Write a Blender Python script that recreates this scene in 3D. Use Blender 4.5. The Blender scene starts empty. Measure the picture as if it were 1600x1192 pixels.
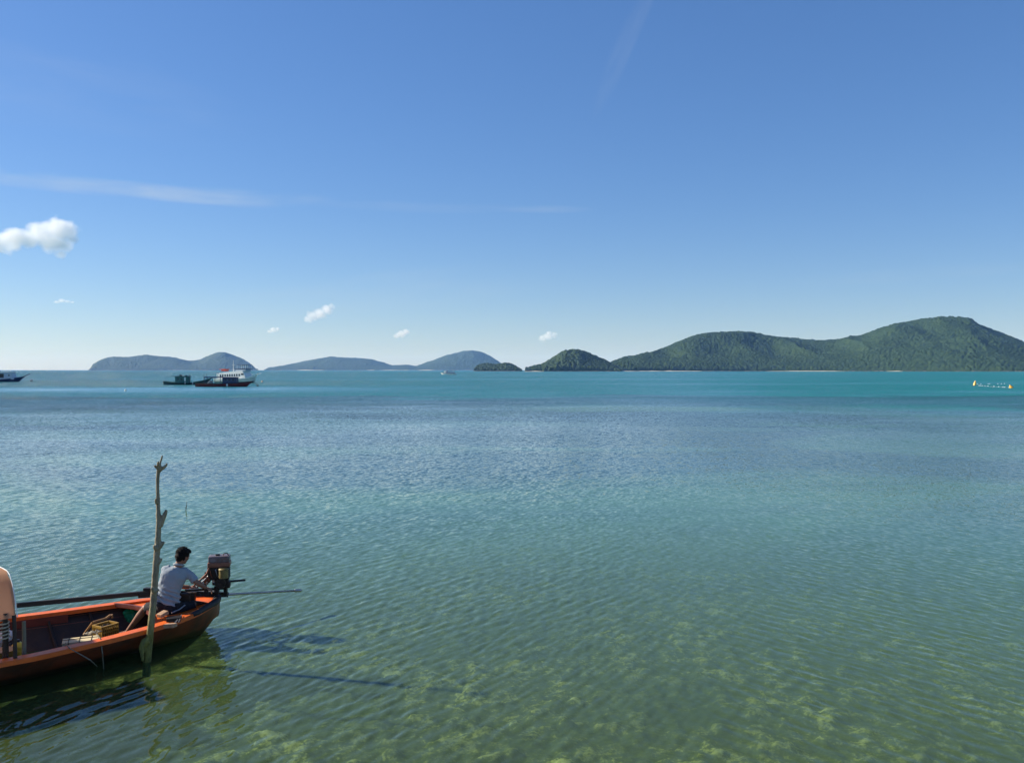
import bpy, bmesh, math, random
import numpy as np
from mathutils import Vector, Matrix, noise as mnoise

random.seed(7)
rng = np.random.default_rng(11)
C = bpy.context.scene
COL = C.collection
R = math.radians

# ------------------------------------------------------------------ camera
F = 1386.0                      # focal length in pixels of the 1600 px wide photograph
H = 4.0                         # eye height over the water
PITCH = math.atan(18.0 / F)
cam_d = bpy.data.cameras.new('camera')
cam = bpy.data.objects.new('camera', cam_d)
COL.objects.link(cam)
cam_d.sensor_width = 36.0
cam_d.lens = 36.0 * F / 1600.0
cam_d.clip_start = 0.1
cam_d.clip_end = 60000
cam.location = (0, 0, H)
cam.rotation_euler = (R(90) - PITCH, 0, 0)
C.camera = cam

# ------------------------------------------------------------------ sky, sun, exposure
SUN_EL = R(31)
SUN_AZ = R(-75)                 # clockwise from +Y: the sun stands far to the left, a little beyond the boat
to_sun = Vector((math.sin(SUN_AZ) * math.cos(SUN_EL), math.cos(SUN_AZ) * math.cos(SUN_EL), math.sin(SUN_EL)))
SKY_STRENGTH = 0.114
world = bpy.data.worlds.new('World')
C.world = world
world.use_nodes = True
wt = world.node_tree
for n in list(wt.nodes):
    wt.nodes.remove(n)


class NT:
    """small helper to wire shader nodes"""
    def __init__(self, tree):
        self.t = tree

    def n(self, kind, **kw):
        node = self.t.nodes.new(kind)
        for k, v in kw.items():
            if k.startswith('i_'):
                key = k[2:]
                key = int(key) if key.isdigit() else key.replace('_', ' ')
                self.put(node.inputs[key], v)
            else:
                setattr(node, k, v)
        return node

    def put(self, sock, v):
        if isinstance(v, bpy.types.NodeSocket):
            self.t.links.new(v, sock)
        elif isinstance(v, bpy.types.Node):
            self.t.links.new(v.outputs[0], sock)
        else:
            if isinstance(v, (tuple, list)) and sock.type == 'RGBA' and len(v) == 3:
                v = (*v, 1)
            sock.default_value = v

    def math(self, op, a, b=0.0, c=0.0, clamp=False):
        m = self.t.nodes.new('ShaderNodeMath')
        m.operation = op
        m.use_clamp = clamp
        self.put(m.inputs[0], a)
        self.put(m.inputs[1], b)
        self.put(m.inputs[2], c)
        return m.outputs[0]

    def vmath(self, op, a, b=(0, 0, 0), scale=None):
        m = self.t.nodes.new('ShaderNodeVectorMath')
        m.operation = op
        self.put(m.inputs[0], a)
        if op != 'SCALE' and op != 'NORMALIZE':
            self.put(m.inputs[1], b)
        if scale is not None:
            self.put(m.inputs['Scale'], scale)
        return m.outputs['Value'] if op in ('DOT_PRODUCT', 'LENGTH') else m.outputs[0]

    def mapr(self, v, a, b, c=0.0, d=1.0, smooth=False):
        m = self.t.nodes.new('ShaderNodeMapRange')
        m.interpolation_type = 'SMOOTHSTEP' if smooth else 'LINEAR'
        self.put(m.inputs[0], v)
        for i, x in enumerate((a, b, c, d)):
            self.put(m.inputs[i + 1], x)
        return m.outputs[0]

    def mix(self, f, a, b, blend='MIX'):
        m = self.t.nodes.new('ShaderNodeMix')
        m.data_type = 'RGBA'
        m.blend_type = blend
        self.put(m.inputs[0], f)
        self.put(m.inputs[6], a)
        self.put(m.inputs[7], b)
        return m.outputs[2]

    def ramp(self, f, stops):
        m = self.t.nodes.new('ShaderNodeValToRGB')
        e = m.color_ramp.elements
        while len(e) < len(stops):
            e.new(0.5)
        for el, (p, c) in zip(e, stops):
            el.position = p
            el.color = (*c, 1) if len(c) == 3 else c
        self.put(m.inputs[0], f)
        return m.outputs[0]

    def noise(self, vec, scale=1.0, detail=4.0, rough=0.5, dim='3D', out=0, dist=0.0):
        m = self.t.nodes.new('ShaderNodeTexNoise')
        m.noise_dimensions = dim
        self.put(m.inputs['Vector'], vec)
        m.inputs['Scale'].default_value = scale
        m.inputs['Detail'].default_value = detail
        m.inputs['Roughness'].default_value = rough
        m.inputs['Distortion'].default_value = dist
        return m.outputs[out]


w = NT(wt)
sky = w.n('ShaderNodeTexSky', sky_type='NISHITA', sun_disc=False, sun_elevation=SUN_EL,
          sun_rotation=SUN_AZ, altitude=0, air_density=1.0, dust_density=0.2, ozone_density=8.5)
# thin cirrus: faint wisps that belong to the high sky, given by direction
geo = w.n('ShaderNodeNewGeometry')
dirv = w.vmath('SCALE', geo.outputs['Incoming'], scale=-1.0)
sep = w.n('ShaderNodeSeparateXYZ', i_0=dirv)
X, Y, Z = sep.outputs[0], sep.outputs[1], sep.outputs[2]
az = w.math('DIVIDE', w.math('ARCTAN2', X, Y), R(1))          # degrees right of straight ahead
el = w.math('DIVIDE', w.math('ARCSINE', Z), R(1))             # degrees over the horizon


def wisp(az0, el0, ang, half_len, half_wid, seed, stretch=6.0):
    """one elongated wisp centred at az0/el0, running along ang (degrees)"""
    ca, sa = math.cos(R(ang)), math.sin(R(ang))
    da = w.math('SUBTRACT', az, az0)
    de = w.math('SUBTRACT', el, el0)
    u = w.math('ADD', w.math('MULTIPLY', da, ca), w.math('MULTIPLY', de, sa))
    v = w.math('SUBTRACT', w.math('MULTIPLY', de, ca), w.math('MULTIPLY', da, sa))
    cv = w.n('ShaderNodeCombineXYZ', i_0=w.math('DIVIDE', u, stretch), i_1=v, i_2=float(seed))
    nz = w.noise(cv, scale=0.9, detail=6, rough=0.6, dist=0.3)
    nz2 = w.noise(cv, scale=0.35, detail=2, rough=0.5)
    v = w.math('ADD', v, w.math('MULTIPLY', w.math('SUBTRACT', nz2, 0.5), half_wid * 3))
    r = w.math('ADD', w.math('POWER', w.math('ABSOLUTE', w.math('DIVIDE', u, half_len)), 2.0),
               w.math('POWER', w.math('ABSOLUTE', w.math('DIVIDE', v, half_wid)), 2.0))
    m = w.mapr(r, 1.0, 0.0, 0.0, 1.0, smooth=True)
    return w.math('MULTIPLY', m, w.mapr(nz, 0.32, 0.72, 0.0, 1.0))


wisps = [(-23.5, 10.45, -0.4, 13.5, 0.60, 1, 0.42), (-19.0, 10.3, -0.8, 5.0, 0.55, 8, 0.20), (2.4, 10.2, 0, 3.2, 0.32, 2, 0.18),
         (-5.0, 10.3, -0.5, 9.0, 0.35, 6, 0.10), (7.2, 19.6, 62, 5.0, 0.8, 3, 0.10), (-10.0, 4.0, 8, 15.0, 1.6, 4, 0.10),
         (-28, 15.5, -4, 14, 2.4, 5, 0.06), (24, 5.6, 2, 9, 0.5, 9, 0.07), (60, 14, 10, 20, 2.0, 12, 0.12), (-80, 18, 4, 25, 2.5, 14, 0.12)]
tot = None
for a0, e0, an, hl, hw, sd, am in wisps:
    m = w.math('MULTIPLY', wisp(a0, e0, an, hl, hw, sd), am)
    tot = m if tot is None else w.math('ADD', tot, m)
sky_c = w.n('ShaderNodeHueSaturation', i_Saturation=1.19, i_Hue=0.511, i_Color=w.n('ShaderNodeGamma', i_0=sky.outputs[0], i_1=0.72)).outputs[0]
cirrus = w.mix(tot, sky_c, (3.0, 3.35, 3.6))
bg = w.n('ShaderNodeBackground', i_0=cirrus, i_1=SKY_STRENGTH)
wo = w.n('ShaderNodeOutputWorld', i_0=bg)

sun_d = bpy.data.lights.new('sun', 'SUN')
sun_d.energy = 5.0
sun_d.angle = R(1.4)
sun_d.color = (1.0, 0.91, 0.76)
sun = bpy.data.objects.new('sun', sun_d)
COL.objects.link(sun)
sun.rotation_euler = to_sun.to_track_quat('Z', 'Y').to_euler()

C.view_settings.view_transform = 'Standard'
C.view_settings.look = 'None'
C.view_settings.gamma = 1
C.view_settings.use_curve_mapping = False
C.view_settings.exposure = 0.85
C.cycles.use_denoising = True
C.cycles.max_bounces = 12
C.cycles.transparent_max_bounces = 16
C.cycles.volume_bounces = 10
C.cycles.volume_step_rate = 0.5
C.cycles.sample_clamp_indirect = 6

# ------------------------------------------------------------------ helpers


def mat(name, color=(0.5, 0.5, 0.5), rough=0.6, metallic=0.0, var=0.15, scale=6.0, bump=0.0, bscale=40.0,
        dirt=None, dirt_amt=0.0, dirt_scale=3.0, spec=0.4, transl=None):
    """painted / wooden / metal surface with uneven colour, patches of wear and fine relief"""
    m = bpy.data.materials.new(name)
    m.use_nodes = True
    t = NT(m.node_tree)
    b = m.node_tree.nodes['Principled BSDF']
    tc = t.n('ShaderNodeTexCoord').outputs['Object']
    n1 = t.noise(tc, scale, 5, 0.6)
    lo = tuple(max(0, c * (1 - var)) for c in color)
    hi = tuple(min(1, c * (1 + var)) for c in color)
    col = t.mix(t.mapr(n1, 0.3, 0.7), lo, hi)
    if dirt:
        n2 = t.noise(tc, dirt_scale, 8, 0.65, dist=0.4)
        col = t.mix(t.mapr(n2, 0.62 - 0.25 * dirt_amt, 0.72, 0, min(1, dirt_amt + .3)), col, dirt)
    t.put(b.inputs['Base Color'], col)
    t.put(b.inputs['Roughness'], t.mapr(n1, 0.2, 0.8, max(0.02, rough - 0.1), min(1, rough + 0.12)))
    b.inputs['Metallic'].default_value = metallic
    b.inputs['Specular IOR Level'].default_value = spec
    if bump:
        bn = t.n('ShaderNodeBump', i_Strength=bump, i_Distance=0.01)
        t.put(bn.inputs['Height'], t.noise(tc, bscale, 6, 0.6))
        t.put(b.inputs['Normal'], bn)
    if transl:
        out = m.node_tree.nodes['Material Output']
        tr = t.n('ShaderNodeBsdfTranslucent', i_0=transl)
        ms = t.n('ShaderNodeMixShader', i_0=0.6, i_1=b, i_2=tr)
        m.node_tree.links.new(ms.outputs[0], out.inputs[0])
    return m


def obj(name, geom, material, parent=None, smooth=False):
    if isinstance(geom, bmesh.types.BMesh):
        me = bpy.data.meshes.new(name)
        bmesh.ops.recalc_face_normals(geom, faces=geom.faces)
        geom.to_mesh(me)
        geom.free()
    else:
        me = geom
    if material:
        me.materials.clear()
        me.materials.append(material)
    if smooth:
        me.polygons.foreach_set('use_smooth', [True] * len(me.polygons))
        if smooth != 'all':
            try:
                me.set_sharp_from_angle(angle=R(38))
            except Exception:
                pass
    o = bpy.data.objects.new(name, me)
    COL.objects.link(o)
    if parent:
        o.parent = parent
    return o


def tag(o, label=None, cat=None, group=None, kind=None):
    if label:
        o['label'] = label
    if cat:
        o['category'] = cat
    if group:
        o['group'] = group
    if kind:
        o['kind'] = kind
    return o


def empty(name, loc=(0, 0, 0), rz=0.0, **kw):
    o = bpy.data.objects.new(name, None)
    COL.objects.link(o)
    o.location = loc
    o.rotation_euler = (0, 0, rz)
    o.empty_display_size = 0.2
    return tag(o, **kw)


def box(bm, c, s, rot=None, bevel=0.0):
    """box at centre c, full sizes s, optional rotation Matrix/Euler"""
    m = Matrix.Translation(Vector(c))
    if rot is not None:
        m = m @ (rot.to_matrix().to_4x4() if hasattr(rot, 'to_matrix') else rot.to_4x4())
    m = m @ Matrix.Diagonal((*s, 1))
    r = bmesh.ops.create_cube(bm, size=1, matrix=m)
    if bevel:
        es = list({e for v in r['verts'] for e in v.link_edges})
        bmesh.ops.bevel(bm, geom=es, offset=bevel, segments=2, affect='EDGES', profile=0.6)
    return bm


def frame(d):
    d = Vector(d).normalized()
    a = Vector((0, 0, 1)) if abs(d.z) < 0.9 else Vector((1, 0, 0))
    s = d.cross(a).normalized()
    return s, s.cross(d).normalized()


def tube(bm, pts, radii, seg=10, caps=True, flat=1.0, rough=0.0):
    pts = [Vector(p) for p in pts]
    if not isinstance(radii, (list, tuple)):
        radii = [radii] * len(pts)
    rings = []
    s0 = None
    for i, p in enumerate(pts):
        d = (pts[min(i + 1, len(pts) - 1)] - pts[max(i - 1, 0)])
        if s0 is None:
            s, t = frame(d)
        else:
            d.normalize()
            s = (s0 - d * s0.dot(d)).normalized()
            t = s.cross(d).normalized()
        s0 = s
        ring = []
        for k in range(seg):
            a = 2 * math.pi * k / seg
            r = radii[i] * (1 + rough * random.uniform(-1, 1))
            ring.append(bm.verts.new(p + s * math.cos(a) * r + t * math.sin(a) * r * flat))
        rings.append(ring)
    for i in range(len(rings) - 1):
        for k in range(seg):
            bm.faces.new((rings[i][k], rings[i][(k + 1) % seg], rings[i + 1][(k + 1) % seg], rings[i + 1][k]))
    if caps:
        bm.faces.new(rings[0][::-1])
        bm.faces.new(rings[-1])
    return bm


def bar(bm, a, b, wd, ht, up=(0, 0, 1)):
    """rectangular beam from a to b"""
    a, b = Vector(a), Vector(b)
    d = (b - a).normalized()
    s = d.cross(Vector(up)).normalized()
    t = s.cross(d).normalized()
    vs = []
    for p in (a, b):
        for x, y in ((-1, -1), (1, -1), (1, 1), (-1, 1)):
            vs.append(bm.verts.new(p + s * x * wd / 2 + t * y * ht / 2))
    for f in ((0, 1, 2, 3), (4, 5, 6, 7), (0, 1, 5, 4), (1, 2, 6, 5), (2, 3, 7, 6), (3, 0, 4, 7)):
        bm.faces.new([vs[i] for i in f])
    return bm


def prism(bm, outline, y0, y1):
    """outline in x,z extruded from y0 to y1"""
    a = [bm.verts.new((x, y0, z)) for x, z in outline]
    b = [bm.verts.new((x, y1, z)) for x, z in outline]
    n = len(a)
    for i in range(n):
        bm.faces.new((a[i], a[(i + 1) % n], b[(i + 1) % n], b[i]))
    bm.faces.new(a[::-1])
    bm.faces.new(b)
    return bm


def grid_mesh(name, P, attrs=None, loop_u=False):
    """P: (nu, nv, 3) array -> quad mesh"""
    nu, nv = P.shape[:2]
    idx = np.arange(nu * nv).reshape(nu, nv)
    if loop_u:
        idx = np.vstack([idx, idx[:1]])
    q = np.stack([idx[:-1, :-1], idx[1:, :-1], idx[1:, 1:], idx[:-1, 1:]], -1).reshape(-1, 4)
    me = bpy.data.meshes.new(name)
    me.vertices.add(nu * nv)
    me.vertices.foreach_set('co', P.reshape(-1).astype(np.float32))
    me.loops.add(len(q) * 4)
    me.loops.foreach_set('vertex_index', q.reshape(-1).astype(np.int32))
    me.polygons.add(len(q))
    me.polygons.foreach_set('loop_start', np.arange(0, len(q) * 4, 4, dtype=np.int32))
    me.polygons.foreach_set('use_smooth', np.ones(len(q), dtype=bool))
    me.update()
    me.validate()
    for k, v in (attrs or {}).items():
        a = me.attributes.new(k, 'FLOAT', 'POINT')
        a.data.foreach_set('value', v.reshape(-1).astype(np.float32))
    return me


def W(px, py, d):
    """the place seen at photo pixel px,py at ground distance d (metres ahead)"""
    cx, cy = (px - 800) / F, (596 - py) / F
    cp, sp = math.cos(PITCH), math.sin(PITCH)
    dy = cp + cy * sp
    dz = -sp + cy * cp
    return Vector((cx * d / dy, d, H + dz * d / dy))


def WZ(px, py, z):
    """the same on the level z"""
    cx, cy = (px - 800) / F, (596 - py) / F
    cp, sp = math.cos(PITCH), math.sin(PITCH)
    dy = cp + cy * sp
    dz = -sp + cy * cp
    k = (z - H) / dz
    return Vector((cx * k, dy * k, z))


def vnoise(x, y, seed=0):
    """value noise on arrays, smooth, 0..1"""
    x = np.asarray(x, float) + seed * 17.31
    y = np.asarray(y, float) + seed * 9.77
    xi, yi = np.floor(x), np.floor(y)
    fx, fy = x - xi, y - yi
    fx = fx * fx * (3 - 2 * fx)
    fy = fy * fy * (3 - 2 * fy)

    def h(a, b):
        v = np.sin(a * 127.1 + b * 311.7 + seed * 74.7) * 43758.5453
        return v - np.floor(v)
    return ((h(xi, yi) * (1 - fx) + h(xi + 1, yi) * fx) * (1 - fy)
            + (h(xi, yi + 1) * (1 - fx) + h(xi + 1, yi + 1) * fx) * fy)


def fbm(x, y, oct=4, seed=0):
    s = np.zeros_like(np.asarray(x, float))
    a, t = 1.0, 0.0
    for o in range(oct):
        s = s + a * vnoise(x * 2 ** o, y * 2 ** o, seed + o)
        t += a
        a *= 0.5
    return s / t


def smooth01(v, a, b):
    t = np.clip((v - a) / (b - a), 0, 1)
    return t * t * (3 - 2 * t)

# ------------------------------------------------------------------ seabed and water


def bed_depth(x, y):
    r = np.hypot(x, y)
    d = 0.38 + 0.045 * np.clip(y - 8, -8, 40) + 0.012 * np.clip(r - 40, 0, 110) + 0.02 * np.clip(r - 110, 0, 250)
    d = d + 0.25 * (fbm(x / 9, y / 9, 3, 5) - 0.5) * np.clip(r / 20, 0.2, 2.5)
    d = d + 0.018 * np.clip(x, 0, 12)
    return np.maximum(d, 0.12)


def build_bed():
    # near: dense lumpy reef flat; the same sheet runs on under the whole bay
    ang = np.concatenate([np.linspace(-math.pi, R(-44), 30)[:-1], np.linspace(R(-44), R(44), 520), np.linspace(R(44), math.pi, 30)[1:-1]])
    rad = np.concatenate([np.linspace(0.5, 7, 8)[:-1], np.linspace(7, 24, 330), 24 * np.geomspace(1.012, 700, 120)])
    A, Rr = np.meshgrid(ang, rad, indexing='ij')
    x, y = Rr * np.sin(A), Rr * np.cos(A)
    z = -bed_depth(x, y)
    near = 1 - smooth01(Rr, 20, 40)
    lump = fbm(x * 3.4, y * 3.4, 4, 3)
    lump2 = fbm(x * 6.5 + lump * 2, y * 6.5, 3, 9)
    z = z + near * (0.22 * np.clip(lump - 0.42, 0, 1) + 0.07 * (lump2 - 0.5))
    z = np.minimum(z, -0.06)
    me = grid_mesh('seabed', np.stack([x, y, z], -1), {'lump': lump * 0.6 + lump2 * 0.4}, loop_u=True)
    m = bpy.data.materials.new('reef_bed')
    m.use_nodes = True
    t = NT(m.node_tree)
    b = m.node_tree.nodes['Principled BSDF']
    pos = t.n('ShaderNodeNewGeometry').outputs['Position']
    n1 = t.noise(pos, 3.0, 6, 0.62, dist=0.6)
    n2 = t.noise(pos, 16.0, 5, 0.65)
    n3 = t.noise(pos, 0.45, 3, 0.5)
    at = t.n('ShaderNodeAttribute', attribute_name='lump').outputs['Fac']
    f = t.math('ADD', t.math('MULTIPLY', n1, 0.45), t.math('ADD', t.math('MULTIPLY', n2, 0.37), t.math('MULTIPLY', at, 0.23)))
    col = t.ramp(f, [(0.38, (0.018, 0.028, 0.012)), (0.47, (0.06, 0.075, 0.022)), (0.545, (0.11, 0.12, 0.038)),
                     (0.60, (0.36, 0.34, 0.10)), (0.68, (0.56, 0.52, 0.22))])
    col = t.mix(t.mapr(n3, 0.44, 0.60, 0, 0.72), col, (0.05, 0.07, 0.03))
    t.put(b.inputs['Base Color'], col)
    b.inputs['Roughness'].default_value = 1
    b.inputs['Specular IOR Level'].default_value = 0
    o = obj('seabed', me, m)
    tag(o, kind='structure')


CREST_A, CREST_B = R(24), R(-30)          # ripple crests run towards these azimuths: left half and right half


def wave_height(x, y, r):
    cell = np.maximum(0.030, r * r / (H * 887) * 0.8)       # spacing of the sheet there
    wA = 1 - smooth01(x / np.maximum(y, 1), 0.05, 0.40)
    wB = 1 - wA
    z = np.zeros_like(x)
    gust = 0.25 + 1.5 * fbm(x / 7, y / 7, 4, 21)
    for base, wt_ in ((CREST_A, 0.12 + 0.88 * wA), (CREST_B, 0.12 + 0.88 * wB)):
        for k in range(34):
            lam = float(np.exp(rng.uniform(math.log(0.12), math.log(0.34))))
            dirc = base + math.pi / 2 + rng.normal(0, R(15))
            amp = 0.0029 * (lam / 0.5) ** 1.0 / math.sqrt(6)
            if lam > 0.75:
                amp *= 0.55
            kx, ky = math.sin(dirc) * 2 * math.pi / lam, math.cos(dirc) * 2 * math.pi / lam
            ph = rng.uniform(0, 2 * math.pi)
            keep = 1 - smooth01(cell / lam, 0.34, 0.55)
            # slowly wandering phase so crests are short and never ruler-straight
            warp = 2.2 * vnoise(x / (lam * 7) + k, y / (lam * 7), 31 + k % 5)
            s = np.sin(kx * x + ky * y + ph + warp * 2)
            z += wt_ * amp * keep * (s + 0.28 * np.cos(2 * (kx * x + ky * y + ph + warp * 2)))
    return z * gust


def build_water():
    ang = np.concatenate([np.linspace(-math.pi, R(-40), 40)[:-1], np.linspace(R(-40), R(40), 900), np.linspace(R(40), math.pi, 40)[1:-1]])
    rad = [0.3, 2, 4, 5.5, 7]
    d = 7.5
    while d < 400:
        rad.append(d)
        d += max(0.035, d * d / (H * 887) * 0.9)
    rad += list(np.geomspace(d, 17000, 26))
    rad = np.array(rad)
    A, Rr = np.meshgrid(ang, rad, indexing='ij')
    x, y = Rr * np.sin(A), Rr * np.cos(A)
    z = wave_height(x, y, Rr)
    z[Rr < 7.4] = 0
    z[np.abs(A) > R(41)] = 0
    me = grid_mesh('water', np.stack([x, y, z], -1), {'depth': bed_depth(x, y)}, loop_u=True)
    m = bpy.data.materials.new('sea_water')
    m.use_nodes = True
    nt = m.node_tree
    for n in list(nt.nodes):
        nt.nodes.remove(n)
    t = NT(nt)
    g = t.n('ShaderNodeNewGeometry')
    pos, N0 = g.outputs['Position'], g.outputs['Normal']
    sp = t.n('ShaderNodeSeparateXYZ', i_0=pos)
    px, py = sp.outputs[0], sp.outputs[1]
    dist = t.vmath('LENGTH', pos)
    depth = t.n('ShaderNodeAttribute', attribute_name='depth').outputs['Fac']

    def slopes(base, lam, stretch, seed):
        dx, dy = math.sin(base), math.cos(base)         # along crest
        c = t.vmath('DOT_PRODUCT', pos, (dx, dy, 0))
        v = t.vmath('DOT_PRODUCT', pos, (dy, -dx, 0))
        cv = t.n('ShaderNodeCombineXYZ', i_0=t.math('DIVIDE', c, lam * stretch), i_1=t.math('DIVIDE', v, lam), i_2=seed)
        nz = t.noise(cv, 1.0, 1.5, 0.5, out=1)
        s = t.n('ShaderNodeSeparateColor', i_0=nz)
        a = t.math('SUBTRACT', s.outputs[0], 0.5)
        b = t.math('MULTIPLY', t.math('SUBTRACT', s.outputs[1], 0.5), 0.45)
        va = t.vmath('SCALE', (dy, -dx, 0), scale=a)
        vb = t.vmath('SCALE', (dx, dy, 0), scale=b)
        return t.vmath('ADD', va, vb)
    wB = t.mapr(t.math('DIVIDE', px, t.math('MAXIMUM', py, 1.0)), 0.05, 0.40, 0.0, 1.0, smooth=True)
    wA = t.math('SUBTRACT', 1.0, wB)
    sA = t.vmath('ADD', t.vmath('SCALE', slopes(CREST_A, 0.21, 3.6, 0.0), scale=t.mapr(dist, 14, 60, 0.25, 1.0)), slopes(CREST_A, 0.085, 2.4, 3.3))
    sB = t.vmath('ADD', t.vmath('SCALE', slopes(CREST_B, 0.21, 3.6, 7.0), scale=t.mapr(dist, 14, 60, 0.25, 1.0)), slopes(CREST_B, 0.085, 2.4, 9.1))
    s = t.vmath('ADD', t.vmath('SCALE', sA, scale=wA), t.vmath('SCALE', sB, scale=wB))
    # wind patches and slicks
    cv = t.n('ShaderNodeCombineXYZ', i_0=t.math('DIVIDE', px, 26.0), i_1=t.math('DIVIDE', py, 11.0))
    gust = t.mapr(t.noise(cv, 1.0, 5, 0.62, dist=0.4), 0.3, 0.7, 0.50, 1.4)
    cv2 = t.n('ShaderNodeCombineXYZ', i_0=t.math('DIVIDE', px, 420.0), i_1=t.math('DIVIDE', py, 85.0), i_2=4.2)
    slickn = t.mapr(t.noise(cv2, 1.0, 4, 0.55), 0.50, 0.62, 0.0, 1.0, smooth=True)
    slickn = t.math('MULTIPLY', slickn, t.mapr(dist, 150, 190, 0, 1))
    # one calm belt behind the reef edge on the left
    e = t.mapr(t.math('ABSOLUTE', t.math('SUBTRACT', py, t.math('ADD', 190.0, t.math('MULTIPLY', px, 0.10)))), 6, 52, 1, 0, smooth=True)
    e = t.math('MULTIPLY', e, t.mapr(px, -60, 10, 1, 0.0, smooth=True))
    slick = t.math('MAXIMUM', t.math('MULTIPLY', slickn, 0.55), e)
    amp = t.math('MULTIPLY', gust, t.math('ADD', t.mapr(dist, 10, 60, 0.17, 1.05), t.mapr(dist, 60, 180, 0.0, 5.0)))
    amp = t.math('MULTIPLY', amp, t.math('SUBTRACT', 1.0, t.math('MULTIPLY', slick, 0.78)))
    # at a low angle only the wave faces turned to the eye are seen (the far faces hide behind the crests)
    slope = t.vmath('SCALE', s, scale=amp)
    inc = g.outputs['Incoming']
    si = t.n('ShaderNodeSeparateXYZ', i_0=inc)
    hv = t.vmath('NORMALIZE', t.n('ShaderNodeCombineXYZ', i_0=si.outputs[0], i_1=si.outputs[1]))
    along = t.vmath('DOT_PRODUCT', slope, hv)
    hidden = t.math('MAXIMUM', t.math('SUBTRACT', t.math('MULTIPLY', along, -1.0), t.math('MULTIPLY', si.outputs[2], 0.5)), 0.0)
    slope = t.vmath('ADD', slope, t.vmath('SCALE', hv, scale=t.math('MULTIPLY', hidden, 2.0)))
    N = t.vmath('NORMALIZE', t.vmath('ADD', N0, slope))

    # what the water column scatters back: greenish over the shallow flat, teal where it deepens
    cv3 = t.n('ShaderNodeCombineXYZ', i_0=t.math('DIVIDE', px, 30.0), i_1=t.math('DIVIDE', py, 17.0), i_2=1.7)
    reef = t.noise(cv3, 1.0, 5, 0.6, dist=0.5)
    body = t.ramp(t.mapr(depth, 0.0, 6.0), [(0.06, (0.095, 0.135, 0.034)), (0.19, (0.088, 0.205, 0.088)), (0.46, (0.055, 0.125, 0.10)),
                                            (0.58, (0.002, 0.155, 0.14)), (0.8, (0.002, 0.14, 0.14))])
    dark = t.math('MULTIPLY', t.mapr(reef, 0.46, 0.58, 0, 0.62, smooth=True), t.mapr(dist, 20, 35, 0.25, 1))
    # the drop-off of the reef: a dark belt, then open teal water
    edge = t.math('ADD', t.math('SUBTRACT', py, t.math('MULTIPLY', px, 0.05)), t.math('MULTIPLY', t.math('SUBTRACT', reef, 0.5), 95.0))
    belt = t.math('MULTIPLY', t.mapr(edge, 70, 110, 0, 1, smooth=True), t.mapr(edge, 128, 142, 1, 0, smooth=True))
    dark = t.math('MAXIMUM', t.math('MULTIPLY', dark, t.mapr(edge, 118, 145, 1, 0.0)), t.math('MULTIPLY', belt, 0.6))
    body = t.mix(dark, body, (0.014, 0.038, 0.05))
    # a pale sand patch just inside the reef edge
    ex = t.math('DIVIDE', t.math('SUBTRACT', px, 13.0), 11.0)
    ey = t.math('DIVIDE', t.math('SUBTRACT', py, 90.0), 9.0)
    er = t.math('ADD', t.math('ADD', t.math('MULTIPLY', ex, ex), t.math('MULTIPLY', ey, ey)), t.math('MULTIPLY', t.math('SUBTRACT', reef, 0.5), 4.0))
    body = t.mix(t.mapr(er, 1.3, 0.2, 0, 0.8, smooth=True), body, (0.10, 0.20, 0.15))
    df = t.n('ShaderNodeBsdfDiffuse', i_Color=body, i_Normal=N)
    tr = t.n('ShaderNodeBsdfTransparent', i_Color=(0.72, 0.88, 0.80))
    turb = t.math('SUBTRACT', 1.0, t.math('EXPONENT', t.math('MULTIPLY', depth, -1.0)))
    under = t.n('ShaderNodeMixShader', i_0=turb, i_1=tr, i_2=df)
    fr = t.n('ShaderNodeFresnel', i_IOR=1.333, i_Normal=N)
    gl = t.n('ShaderNodeBsdfGlossy', i_Color=(1, 1, 1), i_Normal=N, i_Roughness=t.mapr(dist, 10, 120, 0.04, 0.16))
    ms = t.n('ShaderNodeMixShader', i_0=fr, i_1=under, i_2=gl)
    t.n('ShaderNodeOutputMaterial', i_0=ms)
    o = obj('water', me, m)
    tag(o, kind='structure')


build_bed()
build_water()

# ------------------------------------------------------------------ islands


def forest_mat(name, a, b, c):
    m = bpy.data.materials.new(name)
    m.use_nodes = True
    t = NT(m.node_tree)
    bs = m.node_tree.nodes['Principled BSDF']
    pos = t.n('ShaderNodeNewGeometry').outputs['Position']
    tint = t.n('ShaderNodeAttribute', attribute_name='tint').outputs['Fac']
    n1 = t.noise(pos, 0.006, 4, 0.6)
    n2 = t.noise(pos, 0.6, 4, 0.7)
    f = t.math('ADD', t.math('MULTIPLY', tint, 0.6), t.math('MULTIPLY', n1, 0.4))
    col = t.ramp(f, [(0.15, a), (0.5, b), (0.85, c)])
    col = t.mix(t.mapr(n2, 0.3, 0.7, 0.0, 0.35), col, tuple(v * 0.35 for v in b))
    t.put(bs.inputs['Base Color'], col)
    bs.inputs['Roughness'].default_value = 0.8
    bs.inputs['Specular IOR Level'].default_value = 0.15
    bn = t.n('ShaderNodeBump', i_Strength=0.9, i_Distance=1.5, i_Height=t.noise(pos, 0.45, 5, 0.7))
    t.put(bs.inputs['Normal'], bn)
    return m


M_FOREST = forest_mat('forest_canopy', (0.009, 0.026, 0.008), (0.020, 0.047, 0.013), (0.040, 0.072, 0.020))
M_HILL = mat('hill_soil', (0.12, 0.09, 0.05), 0.95, scale=0.02)
M_SAND = mat('beach_sand', (0.46, 0.42, 0.33), 0.9, scale=0.05, var=0.12)
M_ROCK = mat('shore_rock', (0.16, 0.14, 0.11), 0.9, scale=0.08, var=0.4)


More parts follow.
